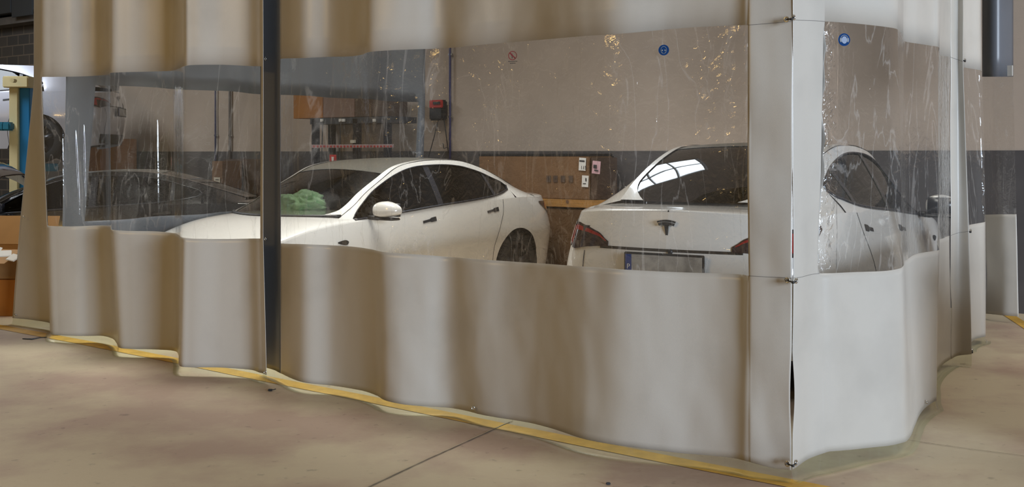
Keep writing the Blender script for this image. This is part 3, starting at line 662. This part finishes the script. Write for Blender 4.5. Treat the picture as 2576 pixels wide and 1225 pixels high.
    # handles, repeater, seams
    for s in (1, -1):
        for x0 in (1.32, .31):
            z0 = .882 if x0 > 1 else .935
            h = MB(); P = []
            for k in range(9):
                x = x0+.20*k/8; hw = .012 if k > 3 else .021
                zc_ = z0-.026*k/8
                P.append([Vector((x, s*(onside(x, z).y+.004), z)) for z in (zc_-hw, zc_+hw)])
            h.grid(P if s < 0 else P[::-1]); mk('door_handle', h, M_BLACK)
        sm = MB(); pts = [(.42, .25), (.44, .45), (.42, .60), (.33, .76), (.24, .90), (.20, 1.03)]
        sm.tube([Vector((x, s*(onside(x, z).y+.0005), z)) for x, z in [tuple(cr(k/20*(len(pts)-1), np.arange(len(pts)), np.array(pts))) for k in range(21)]], .0028, 5)
        mk('door_seam', sm, M_BLACK)
        for xs2 in (1.20, 2.38): mk('door_seam', MB().tube([Vector((xs2, s*(onside(xs2, z).y-.003), z)) for z in np.linspace(.22, zt_[qx(xs2)]-.004, 16)], .003, 5), M_BLACK)
        rp = MB(); P = []
        for k in range(9):
            x = 2.53+.13*k/8; hh = .006+.020*math.sin(PI*(k/8)**.6)
            P.append([Vector((x, s*(onside(x, z).y+.006), z)) for z in (.735-hh, .735+hh*.7)])
        rp.grid(P if s < 0 else P[::-1]); mk('side_repeater', rp, M_BLACK)
    # tail lamps: patches on the shell from the rear face around the corner
    ry = lambda y: int(np.where(pl[:, 0] < -.3)[0][np.argmin(abs(pl[np.where(pl[:, 0] < -.3)[0], 1]-y))])
    qa, qb = qx(-.52), int(np.argmin(np.where(pl[:, 0] < -.85, abs(pl[:, 1]-.41), 9)))
    LZ = ([0, .15, .35, .55, .75, .9, 1.0], [.965, .91, .84, .815, .835, .845, .845], [.985, .985, .975, .975, .955, .925, .875])
    for s in (1, -1):
        P = []; Q = []; Rg = []
        qs = np.linspace(qa, qb, 46)
        for k, q in enumerate(qs):
            t = k/45; zl, zh = np.interp(t, LZ[0], LZ[1]), np.interp(t, LZ[0], LZ[2]); c0 = shell(int(q), zl)
            i0, i1 = max(int(q)-4, 0), min(int(q)+4, 899); d = pl[i1]-pl[i0]; n = Vector((d[1], -d[0], 0)).normalized(); n = n if n.y > 0 or n.x < 0 and n.y > -.1 else -n
            if n.x > 0 and pl[int(q)][0] < -.7: n = -n
            f_ = lambda z, o_: (lambda p: Vector((p.x+n.x*o_, (p.y+abs(n.y)*o_)*s, p.z)))(shell(int(q), z))
            P.append([f_(zl+(zh-zl)*j/8, .007) for j in range(9)])
            if .45 < t < .98: Q.append([f_(zh-(zh-zl)*u_, .0095) for u_ in (.10, .28)])
            if .18 < t < .50: Rg.append([f_(zl+(zh-zl)*u_, .0095) for u_ in (.15, .85)])
        rev = s > 0
        ol = mk('tail_lamp', MB().grid(P if rev else [r[::-1] for r in P]), M_LAMP)
        mk('red_strip', MB().grid(Q if not rev else [r[::-1] for r in Q]), M_RED, ol); mk('red_strip', MB().grid(Rg if rev else [r[::-1] for r in Rg]), M_RED, ol)
        # head lamp
        P = []
        for k, q in enumerate(np.linspace(qx(3.22), int(np.argmin(np.where(pl[:, 0] > 3.4, abs(pl[:, 1]-.52), 9))), 24)):
            t = k/23; q = int(q); zh = zt_[q]-.01; zl = zh-.02-.09*math.sin(PI*min(1, t*.9+.15))**.7
            p0 = [shell(q, zl+(zh-zl)*j/5) for j in range(6)]; P.append([Vector((p.x+.004, (p.y+.004)*s, p.z)) for p in p0])
        mk('head_lamp', MB().grid(P if s < 0 else P[::-1]), M_LAMPC)
    # trunk seam, recess, plate, emblem
    def tail(y, z, off=.002):
        q = int(np.argmin(np.where(pl[:, 0] < -.6, abs(pl[:, 1]-abs(y)), 9))); p = shell(q, z); return Vector((p.x-off, y, z))
    sm = MB(); sm.grid([[tail(y, z, .003) for z in (.850, .834)] for y in np.linspace(-.47, .47, 31)]); mk('boot_seam', sm, M_BLACK)
    for s in (1, -1): sm = MB(); sm.tube([tail(s*(.60+.03*(.82-z)), z, .0005) for z in np.linspace(.812, .42, 12)], .003, 5); mk('bumper_seam', sm, M_BLACK)
    cm = MB().lathe([(.001, .012), (.013, .012), (.016, 0)], tail(-.03 if sz > 1.05 else 0, .836, .0), (-1, 0, 0), 16); mk('rear_camera', cm, M_BLACK)
    lb = MB(); 
    for y0 in (0,): lb.grid([[tail(y, z, .004) for z in (.42, .28)] for y in np.linspace(-.7, .7, 24)])
    mk('rear_skirt', lb, M_BLACK)
    xp = -.992; zc_ = .765
    pf = MB().box((xp-.004, 0, zc_), (.018, .535/sy, .135/sz), bev=.004); po = mk('plate_frame', pf, M_BLACK, smooth=False)
    mk('licence_plate', MB().box((xp-.013, -.02, zc_), (.004, .47/sy, .108/sz)), mat('plate_blur', (.36, .35, .33), .45, var=.45, vscale=9), po, smooth=False)
    mk('blue_band', MB().box((xp-.013, .236/sy, zc_), (.0045, .042/sy, .108/sz)), M_BLUE, po, smooth=False, lab='blue country band')
    if sz > 1.05:
        to = text_mesh('plate_letter', 'P', .045, M_PAPER, po); to.location = T((xp-.0165, .236/sy, zc_-.022)); to.rotation_euler = (PI/2, 0, -PI/2)
    # emblem
    em = MB(); arc = lambda x0, x1, f: [(x0+(x1-x0)*k/10, f(x0+(x1-x0)*k/10)) for k in range(11)]
    ez = .968
    def emb(pts): 
        q = tail(0, ez, 0); em.poly([(x, y) for x, y in pts], (q.x-.004, 0, ez), (0, -1, 0), (-.12, 0, 1), .008)
    top = arc(-.062, .062, lambda x: .050-.010*(x/.062)**2); low = arc(.058, -.058, lambda x: .040-.010*(x/.062)**2); emb(top+low)
    emb([(-.055, .028), (-.03, .034), (0, .036), (.03, .034), (.055, .028), (.048, .014), (.022, .022), (.013, .012), (.004, -.07), (0, -.078), (-.004, -.07), (-.013, .012), (-.022, .022), (-.048, .014)])
    mk('emblem', em, M_CHR, smooth=False, lab='dark chrome T-shaped emblem')
    return root, T, shell, qx, G
yawL, yawR = math.radians(233.6), math.radians(58.07)
carL = car('car', 'white saloon car with glass roof, seen from its front side, left of the cardboard crate', 'car', -.659, 12.087, yawL, sc=(1, 1, 1), mirrors=(1,))[0]
carR = car('car', 'white hatchback car showing its tail, blue-banded number plate and T emblem', 'car', 1.47, 7.518, yawR, sc=(1.01, 1.025, 1.087), wr=.355)[0]
# ---------------------------------------------------------------- silver estate on the lift, far left
rowsW = ROWS.copy(); rowsW[8:] = [(.5,.60,1.44,.45,1.465),(.1,.60,1.43,.05,1.45),(-.35,.59,1.40,-.4,1.42),(-.70,.56,1.12,-.8,1.13)]
car('car', 'silver estate car raised on the lift, its red tail lamp showing in the window', 'car', -7.15, 16.9, math.radians(187), sc=(1, .98, 1.02), paint=M_SILVER, rows=rowsW, lift=1.38, interior=True, detail=True)
ROOT = car('car', 'black car with its bonnet raised, parked outside beyond the far curtain', 'car', -3.75, 13.25, math.radians(189), sc=(.98, .98, .90), paint=M_BLACKP, glass=M_GLASSS, hood=False, interior=True, detail=True)
blk = ROOT[0]
hb = MB(); P = []
for i in range(9):
    t = i/8; P.append([Vector((2.25+1.25*t, y*(.72-.08*t), 1.22+.52*t**.8+.03*(1-(y)**2)-.16*max(0, abs(y)-.8)/.2)) for y in np.linspace(-1, 1, 13)])
hb.grid(P); o = hb.build('bonnet', M_BLACKP, blk, True); md = o.modifiers.new('t', 'SOLIDIFY'); md.thickness = .02; o['label'] = 'raised bonnet'
eb = MB()
random.seed(3)
for k in range(46):
    x = random.uniform(2.45, 3.4); y = random.uniform(-.6, .6); z = random.uniform(.66, .80); d = [random.uniform(.06, .28) for _ in range(3)]
    eb.box((x, y, z), (d[0], d[1], d[2]*.6), Matrix.Rotation(random.uniform(0, 3), 3, 'Z'), bev=.015)
for k in range(12):
    p = Vector((random.uniform(2.45, 3.2), random.uniform(-.5, .5), .86)); q = p+Vector((random.uniform(-.4, .4), random.uniform(-.4, .4), -.05)); eb.tube([p, (p+q)/2+Vector((0, 0, .09)), q], .018, 8)
eb.build('engine', mat('engine_bits', (.045, .043, .042), .45, var=.5, vscale=8), blk, True)
# lift post
lp = empty('car_lift', (ws(58, 385, 176).x, F/176, 0)); tag(lp, 'cream and blue two-post lift column carrying the silver car', 'lift')
pz = ws(50, 221, 176).z; X0 = ws(34, 0, 176).x; X1 = ws(56, 0, 176).x; X2 = ws(82, 0, 176).x; Dp = F/176
place(MB().box(((X0+X1)/2, Dp, pz/2), (X1-X0, .28, pz), bev=.01).build('post', M_YEL), lp)
place(MB().box(((X1+X2)/2, Dp+.03, pz/2), (X2-X1, .24, pz), bev=.01).build('post', M_BLU), lp)
c = ws(54, 208, 176); o = place(MB().box((c.x, Dp-.02, c.z), (.36, .36, .16), bev=.012).build('cap', M_YEL), lp)
mb = MB().tube([ws(50, 205, 178)+Vector((0, -.15, 0)), ws(50, 205, 178)+Vector((0, -.24, 0))], .03, 10); place(mb.build('bolt', M_YEL), lp)
for y_, z_ in ((-.3, 1.40), (.5, 1.40)):
    place(MB().box((c.x-.7, Dp+.5+y_, z_-.1), (1.5, .14, .12), Matrix.Rotation(.3*(1 if y_ > 0 else -1), 3, 'Z'), bev=.01).build('arm', mat('lift_teal', (.02, .16, .24), .4)), lp)
for px in (6, 22): 
    q = ws(px, 318, 178); place(MB().box(q, (.12, .2, .12), bev=.02).build('pad', mat('lift_teal')), lp)
# cardboard boxes by the left curtain edge
def carton(name, label, c, d, rz, m, h0=0, flaps=False, group=None):
    r = empty(name, (c[0], c[1], h0), rz); tag(r, label, 'box', group)
    x, y, z = d
    if not flaps: MB().box((0, 0, z/2), d, bev=.004).build('body', m, r); MB().box((0, 0, z+.001), (x*.99, .05, .002)).build('tape', mat('brown_tape', (.36, .22, .1), .3), r)
    else:
        mb = MB(); th = .006
        for sx_ in (-1, 1): mb.box((sx_*x/2, 0, z/2), (th, y, z)); mb.box((0, sx_*y/2, z/2), (x, th, z))
        mb.box((0, 0, th), (x, y, th)); mb.build('body', m, r)
        for k, (ax, an) in enumerate((((0, -1), 1.9), ((0, 1), .5), ((-1, 0), .9), ((1, 0), 1.2))):
            L_ = y*.5; a_ = Vector((ax[0], ax[1], 0)); w_ = x if ax[1] else y; c0 = Vector((ax[0]*x/2, ax[1]*y/2, z)); dv = a_*math.sin(an)+Vector((0, 0, math.cos(an))); sd = Vector((-ax[1], ax[0], 0))
            pts = [c0-sd*w_/2, c0+sd*w_/2, c0+sd*w_*.48+dv*L_, c0-sd*w_*.48+dv*L_]; f_ = mesh('flap', pts, [[0, 1, 2, 3]], m, r, False); md = f_.modifiers.new('t', 'SOLIDIFY'); md.thickness = .005
    return r
pb = ws(-30, 790, 268)
carton('cardboard_box', 'brown cardboard box on the floor at the curtain end, lowest of the pile', (pb.x-.1, pb.y+.3), (.95, .7, .34), -.1, mat('cardboard_orange', (.34, .13, .02), .8, var=.15), group=None)
carton('cardboard_box', 'open cardboard box with loose flaps and papers on top of the brown box', (pb.x-.08, pb.y+.28), (.90, .62, .27), -.06, mat('cardboard_amber', (.36, .2, .075), .8, var=.1), h0=.345, flaps=True)
for k, (px, py, s_, rot, m) in enumerate(((12, 638, 281, .4, M_PAPER), (34, 648, 283, -.5, M_PAPER), (-14, 628, 279, .1, M_PAPER))):
    p = ws(px, py, s_); mb = MB().box((0, 0, 0), (.11, .09, .012), bev=.004); o = mb.build('paper_packet', m); o.location = p; o.rotation_euler = (.55, .1*k, rot)
    tag(o, ['white paper packet on the front flap of the open box', 'white paper packet nearest the curtain edge on the open box', 'white paper packet at the outer end of the open box flap'][k], 'packet', 'paper packets on the open box')
# large crates against the wall between the two cars
def crate(name, label, px0, px1, py0, py1, v, depth, m, cat='crate', z0=None):
    c, du, dz = along_wall(px0, px1, py0, py1, v, depth)
    if z0 == 0: top = min(c.z+dz/2, BB if v == 5.7 else 99); c.z = top/2; dz = top
    elif z0 is not None: top = c.z+dz/2; c.z = (top+z0)/2; dz = top-z0
    r = empty(name, (c.x, c.y, c.z-dz/2), math.atan2(U.y, U.x)); tag(r, label, cat)
    MB().box((0, 0, dz/2), (du, depth, dz), bev=.006).build('body', m, r); return r, du, dz, depth
BT = on_v(1300, 498, 5.68).z+.002; BB = on_v(1300, 517, 5.68).z-.002
cv = 5.72
cr1, du, dz, dp = crate('cardboard_crate', 'tall brown cardboard crate with dark lid and paper labels, standing on the pallet beam', 1205, 1482, 392, 497, 5.72, .5, M_CARD, z0=BT)
MB().box((0, 0, dz+.012), (du*1.01, dp*1.01, .03), bev=.004).build('lid', M_BLACK, cr1)
MB().box((-du/2+.004, -dp/2-.004, dz/2), (.05, .012, dz)).build('corner_strip', M_BLACK, cr1)
def sticker(px, py, wpx, hpx, v, m, root, name='label', rot=0, lab=None):
    c = on_v(px, py, v-.012); s = F/c.y; ca = .93
    mb = MB().box((0, 0, 0), (wpx/s/ca, .003, hpx/s)); o = mb.build(name, m); o.location = c; o.rotation_euler = (0, rot, math.atan2(U.y, U.x)+PI)
    if lab: o['label'] = lab
    o.parent = root; o.matrix_parent_inverse = (Matrix.Translation(root.location) @ Matrix.Rotation(root.rotation_euler.z, 4, 'Z')).inverted(); return o
def txt(body, px, py, hpx, v, m, root, name='lettering', off=.017):
    c = on_v(px, py, v-off); s = F/c.y; o = text_mesh(name, body, hpx/s*1.35, m); o.location = c; o.rotation_euler = (PI/2, 0, math.atan2(U.y, U.x)+PI)
    o.parent = root; o.matrix_parent_inverse = (Matrix.Translation(root.location) @ Matrix.Rotation(root.rotation_euler.z, 4, 'Z')).inverted(); return o
sticker(1465, 413, 19, 32, cv, M_PAPER, cr1, rot=.06, lab='white paper label marked 115'); txt('115', 1468, 422, 9, cv, M_INK, cr1); sticker(1464, 405, 14, 4, cv-.004, M_INK, cr1, 'print', .06)
sticker(1472, 456, 18, 29, cv, M_PAPER, cr1, rot=.05); sticker(1474, 452, 3, 8, cv-.004, M_INK, cr1, 'print'); sticker(1470, 462, 8, 2, cv-.004, M_INK, cr1, 'print')
for px in (1380, 1397, 1416, 1436):
    sticker(px, 450, 12, 16, cv+.004, M_CARDD, cr1, 'printed_symbol'); txt({1380: '1', 1397: '+', 1416: '+', 1436: '?'}[px], px, 449, 8, cv, M_INK, cr1)
pk, du2, dz2, dp2 = crate('cardboard_sheet', 'dark cardboard sheet leaning beside the crate, with a pink label', 1486, 1502, 396, 497, 5.74, .45, M_CARDD, 'board', z0=BT)
sticker(1500, 421, 22, 32, 5.72, M_PINK, pk, rot=.09, lab='pink paper label'); sticker(1497, 419, 9, 9, 5.71, M_INK, pk, 'print', .09); sticker(1500, 429, 11, 3, 5.71, M_INK, pk, 'print', .09)
bm_, a_, b_, c_ = crate('wooden_plank', 'orange wooden beam with a knot lying under the tall cardboard crate', 1300, 1530, 498, 517, 5.68, .6, M_WOOD, 'beam')
k_ = MB().lathe([(.001, .004), (.018, .004), (.02, 0)], (0, 0, 0), (0, -1, 0), 14).build('knot', mat('knot', (.12, .05, .02), .7)); k_.location = on_v(1427, 507, 5.675); k_.rotation_euler = (0, 0, math.atan2(U.y, U.x)+PI); k_.parent = bm_; k_.matrix_parent_inverse = (Matrix.Translation(bm_.location) @ Matrix.Rotation(bm_.rotation_euler.z, 4, 'Z')).inverted()
cr2, a_, b_, c_ = crate('cardboard_crate', 'darker brown cardboard crate under the orange beam, standing on the floor', 1215, 1525, 517.6, 560, 5.7, .56, mat('cardboard_brown', (.11, .055, .02), .8, var=.2), z0=0)
mb = MB().box((.12, -c_/2-.004, b_/2), (.02, .006, b_)); mb.build('strap', mat('green_strap', (.02, .06, .03), .5), cr2)
# crate seen through the left window
cr3, a_, b_, c_ = crate('cardboard_crate', 'narrow brown crate with three paper labels seen through the left clear window', 533, 560, 405, 540, 5.2, .35, M_CARD, z0=0)
sticker(546, 457, 22, 22, 5.2, mat('cream_paper', (.55, .5, .4), .8), cr3); sticker(546, 482, 22, 21, 5.2, mat('cream_paper'), cr3); sticker(547, 508, 26, 27, 5.2, M_PINK, cr3, lab='pink paper label')
for k, (py, w_) in enumerate(((452, 12), (458, 8), (478, 10), (484, 13), (503, 12))): sticker(546, py, w_, 1.5, 5.195, M_INK, cr3, 'print')
cr4, a_, b_, c_ = crate('cardboard_crate', 'wide dark brown crate right of the narrow labelled crate', 562, 655, 400, 540, 5.6, .4, M_CARDD, z0=0)
cr5, a_, b_, c_ = crate('cardboard_crate', 'orange brown carton far off between the silver car and the black car', 205, 292, 350, 384, 5.9, .4, mat('cardboard_orange'), z0=0)
# wall conduits
def conduit(px, py0, py1, m, label, r=.018):
    a = on_v(px, py0, WALLV-.04); b = on_v(px+1, py1, WALLV-.04); o = empty('conduit', (a.x, a.y, 0)); tag(o, label, 'pipe', 'conduits on the beige wall')
    a = Vector((b.x, b.y, a.z)); mb = MB().tube([b, a], r, 10); place(mb.build('pipe', m, None, True), o)
    for k in range(4): c = b.lerp(a, .12+.27*k); place(MB().box(c+V*.01, (.07, .03, .03), RW, bev=.004).build('clip', M_STEEL), o)
conduit(1131, -60, 520, M_CONB, 'thin blue conduit on the beige wall beside the battery charger', .015)
conduit(541, 60, 520, M_CONB, 'thin dark blue conduit on the beige wall seen through the left clear window', .015)
conduit(577, 60, 520, mat('conduit_grey', (.12, .10, .09), .5), 'brownish conduit right of the thin dark blue one', .02)
# wall-mounted charger with hanging leads
ch = empty('battery_charger', on_v(1095, 303, WALLV-.13)); tag(ch, 'red and black wall-mounted charger with two hanging leads', 'charger')
place(wallbox('housing', 1078, 1112, 252, 303, WALLV-.14, .12, M_BLACK, bev=.02), ch)
o = place(wallbox('cover', 1079, 1112, 252, 272, WALLV-.16, .03, M_REDP, bev=.01), ch); o['label'] = 'red cover'
place(wallbox('display', 1089, 1106, 256, 263, WALLV-.175, .01, M_BLACK), ch)
for a_, b_, c_ in (((1102, 303), (1092, 345), (1078, 395)), ((1112, 275), (1120, 320), (1128, 385)), ((1114, 360), (1117, 374), (1126, 370))):
    place(MB().tube([on_v(*a_, WALLV-.1), on_v(*b_, WALLV-.08), on_v(*c_, WALLV-.06)], .007, 6).build('lead', M_BLACK, None, True), ch)
# rack with cartons, beyond the far curtain
VR = 5.75
rk_ = empty('storage_rack', on_v(880, 600, VR)); rk_.location.z = 0; tag(rk_, 'dark steel rack against the wall with warning tape strung across it', 'rack')
def post(px, wpx, py0=298, dv=0):
    c, du, dz = along_wall(px-wpx/2, px+wpx/2, py0, 500, VR+dv, .08); top = c.z+dz/2; c.z = top/2; place(MB().box(c, (du, .08, top), RW, bev=.005).build('upright', M_TRIM), rk_)
for px, w_ in ((789, 11), (830, 11), (893, 13), (970, 12)): post(px, w_, dv=(.45 if px in (830,) else 0))
place(wallbox('shelf_beam', 780, 985, 298, 313, VR, .5, mat('rack_dark', (.03, .033, .04), .5)), rk_)
for px in (808, 855, 863, 940): place(wallbox('clip', px-3, px+3, 299, 306, VR-.02, .02, M_PAPER), rk_)
for px in (812, 857): place(MB().tube([on_v(px, 305, VR-.05), on_v(px-3, 400, VR-.05)], .008, 6).build('cable', M_BLACK), rk_)
place(wallbox('bracket', 881, 891, 352, 360, VR-.03, .03, mat('cream_paper')), rk_)
tp = wallbox('warning_tape', 782, 990, 364, 372, VR-.09, .004, mat('tape_pale', (.42, .30, .30), .5)); tag(tp, 'pale warning tape with red marks strung across the rack', 'tape')
mb = MB()
for k in range(24):
    c, du, dz = along_wall(788+k*8.4, 792.5+k*8.4, 366, 370.5, VR-.096, .003); mb.box(c, (du, .003, dz), RW)
o = mb.build('print_marks', M_REDP); o.parent = tp
for k, (a_, b_, t_, m, lb) in enumerate(((738, 812, 238, mat('cardboard_orange'), 'orange cardboard carton at the end of the rack top'), (813, 892, 240, mat('carton_mauve', (.21, .13, .10), .8), 'mauve brown cardboard carton on the rack top, next to the orange one'), (893, 968, 244, M_CARDD, 'dark brown cardboard carton on the rack top, farthest from the orange one'))):
    c, du, dz = along_wall(a_, b_, t_, 297, VR, .45); z0 = on_v(780, 298, VR).z+.004; dz = c.z+dz/2-z0; r = empty('cardboard_box', (c.x, c.y, z0), math.atan2(U.y, U.x)); tag(r, lb, 'box', 'cartons on the rack'); MB().box((0, 0, dz/2), (du, .45, dz), bev=.004).build('body', m, r); MB().box((0, 0, dz+.001), (du*.98, .05, .002)).build('tape', mat('brown_tape'), r)
sg = wallbox('extinguisher_sign', 829, 845, 389, 412, VR-.1, .01, mat('sign_red', (.55, .03, .03), .4)); tag(sg, 'small red sign with a white extinguisher mark hung under the rack tape', 'sign')
c = on_v(837, 400, VR-.115); mb = MB().poly([(-.022, .03), (.022, .03), (.018, -.02), (0, -.045), (-.018, -.02)], c, (U.x*-1, U.y*-1, 0), (0, 0, 1), .004); e_ = mb.build('mark', M_PAPER); e_.parent = sg
mb = MB().tube([on_v(837, 389, VR-.095), on_v(837, 371, VR-.06)], .004, 6); e_ = mb.build('hanger', M_BLACK); e_.parent = sg
# pale green plastic sheet bundled on the left car's dash
def crumple(name, c, r, m, seed, ax=(1, 1, .8)):
    bm = bmesh.new(); bmesh.ops.create_icosphere(bm, subdivisions=5, radius=1)
    for v in bm.verts:
        d = v.co.normalized(); f_ = 1+.32*noise.noise(d*1.6+Vector((seed, 0, 0)))-.22*abs(noise.noise(d*3.1+Vector((0, seed, 0))))*2+.07*noise.noise(d*8)
        v.co = Vector((d.x*ax[0], d.y*ax[1], max(d.z, -.55)*ax[2]))*f_*r
    me = bpy.data.meshes.new(name); bm.to_mesh(me); bm.free(); me.materials.append(m); me.polygons.foreach_set('use_smooth', [True]*len(me.polygons))
    o = bpy.data.objects.new(name, me); COL.objects.link(o); o.location = c; return o
M_GRN = mat('pale_green_plastic', (.62, .88, .62), .35, bump=.6, bscale=10)
def inL(x, y, z): return carL.matrix_world @ Vector((x, y, z)) if False else Vector((carL.location.x+x*math.cos(yawL)-y*math.sin(yawL), carL.location.y+x*math.sin(yawL)+y*math.cos(yawL), z))
bpy.context.view_layer.update()
o = crumple('plastic_sheet', inL(2.12, -.18, 1.0), .20, M_GRN, 4.0, (.8, 1.7, .75)); o.rotation_euler = (0, 0, yawL); tag(o, 'crumpled pale green plastic sheet bundled on the dashboard of the saloon', 'plastic sheet')
# signs stuck on the clear windows
def disc_sign(name, label, px, py, s, n, rpx, kind):
    p = ws(px, py, s); n = Vector(n).normalized(); ax = Vector((0, 0, 1)).cross(n).normalized(); r = rpx/s
    root = empty(name, p); tag(root, label, 'sign', 'safety stickers on the clear windows')
    def pp(pts, m, nm, off, th=.0006): o = MB().poly(pts, n*off, ax, (0, 0, 1), th).build(nm, m, root); return o
    circ = lambda R, c=(0, 0), n_=36, sy=1: [(c[0]+R*math.cos(2*PI*k/n_), c[1]+R*sy*math.sin(2*PI*k/n_)) for k in range(n_)]
    def ring(R0, R1, m, nm, off, sy=1, c=(0, 0), a0=0, a1=2*PI):
        mb = MB(); mb.grid([[n*off+ax*(c[0]+R*math.cos(a0+(a1-a0)*k/36))+Vector((0, 0, c[1]+R*sy*math.sin(a0+(a1-a0)*k/36))) for R in (R0, R1)] for k in range(37)]); return mb.build(nm, m, root)
    B = mat('sign_blue', (.008, .045, .16), .8, spec=.1); G_ = mat('sign_pale', (.25, .29, .34), .8, spec=.1)
    if kind == 'no':
        Rm = mat('sign_dark_red', (.22, .03, .04), .5); ring(r*.84, r, Rm, 'red_ring', .004)
        pp([(-r*.72, r*.52), (-r*.52, r*.72), (r*.72, -r*.52), (r*.52, -r*.72)], Rm, 'slash', .0045)
        pp([(-.35*r, .1*r), (-.1*r, .5*r), (.05*r, .1*r), (-.05*r, -.25*r), (.0, -.6*r), (-.2*r, -.65*r), (-.15*r, -.2*r)], M_INK, 'symbol', .004)
        for k, w_ in enumerate((1.0, .6)):
            mb = MB(); x = -w_*r
            while x < w_*r: ww = random.uniform(.1, .22)*r; mb.poly([(x, -1.35*r-k*.4*r), (x+ww, -1.35*r-k*.4*r), (x+ww, -1.2*r-k*.4*r), (x, -1.2*r-k*.4*r)], n*.004, ax, (0, 0, 1), .0005); x += ww+.05*r
            mb.build('caption', M_INK, root)
    else:
        pp(circ(r), B, 'blue_disc', .002)
        if kind == 'head':
            ring(.50*r, .56*r, G_, 'head_outline', .0045, 1.25); 
            for sx_ in (-1, 1): pp(circ(.14*r, (sx_*.26*r, -.05*r)), G_, 'goggle_lens', .0045)
            ring(.28*r, .33*r, G_, 'mask_line', .0045, 1.2, (0, -.3*r), PI, 2*PI)
        else:
            pp(circ(.46*r, (0, -.05*r), sy=1.25), mat('sign_blue_dark', (.012, .06, .17), .4), 'head_shape', .0045)
            ring(.60*r, .68*r, G_, 'headband', .0045, 1.1, (0, 0), .15*PI, .85*PI)
            for sx_ in (-1, 1): pp([(sx_*.46*r, .3*r), (sx_*.72*r, .25*r), (sx_*.78*r, -.1*r), (sx_*.66*r, -.42*r), (sx_*.46*r, -.35*r)][::sx_], G_, 'ear_cup', .005)
    return root
disc_sign('safety_sticker', 'red ring prohibition sticker with a slash and two lines of small print', 1290, 140, 463, (-.3, -.95, 0), 11.5, 'no')
disc_sign('safety_sticker', 'round blue sticker showing a head with goggles', 1670, 126, 517, (-.3, -.95, 0), 13.5, 'head')
disc_sign('safety_sticker', 'round blue sticker showing a head with ear defenders, on the bright side', 2123, 100, 524, (.15, -1, 0), 16, 'ears')
# debris on the floor
o = MB(); p = on_floor(680, 981, .008); o.box(p, (.03, .02, .012), bev=.004); o.tube([p+Vector((-.012, 0, 0)), p+Vector((.02, 0, .002)), p+Vector((.035, .004, .006))], .003, 6); o = o.build('broken_clip', M_BLACK); tag(o, 'small black broken clip lying on the floor before the slate strip', 'clip')
pts = [on_floor(57, 852, .005), on_floor(80, 853, .006), on_floor(100, 849, .006), on_floor(118, 848, .006)]
o = MB().tube(pts, [.004, .006, .004, .003], 6).build('strap_end', M_BLACK, None, True); tag(o, 'thin black strap end on the floor at the foot of the first flute', 'strap')
o = MB(); p = on_floor(1530, 1216, .006); o.box(p, (.022, .012, .010), bev=.003); o = o.build('stone_chip', M_INK); tag(o, 'small dark stone chip on the bare concrete near the front', 'stone')
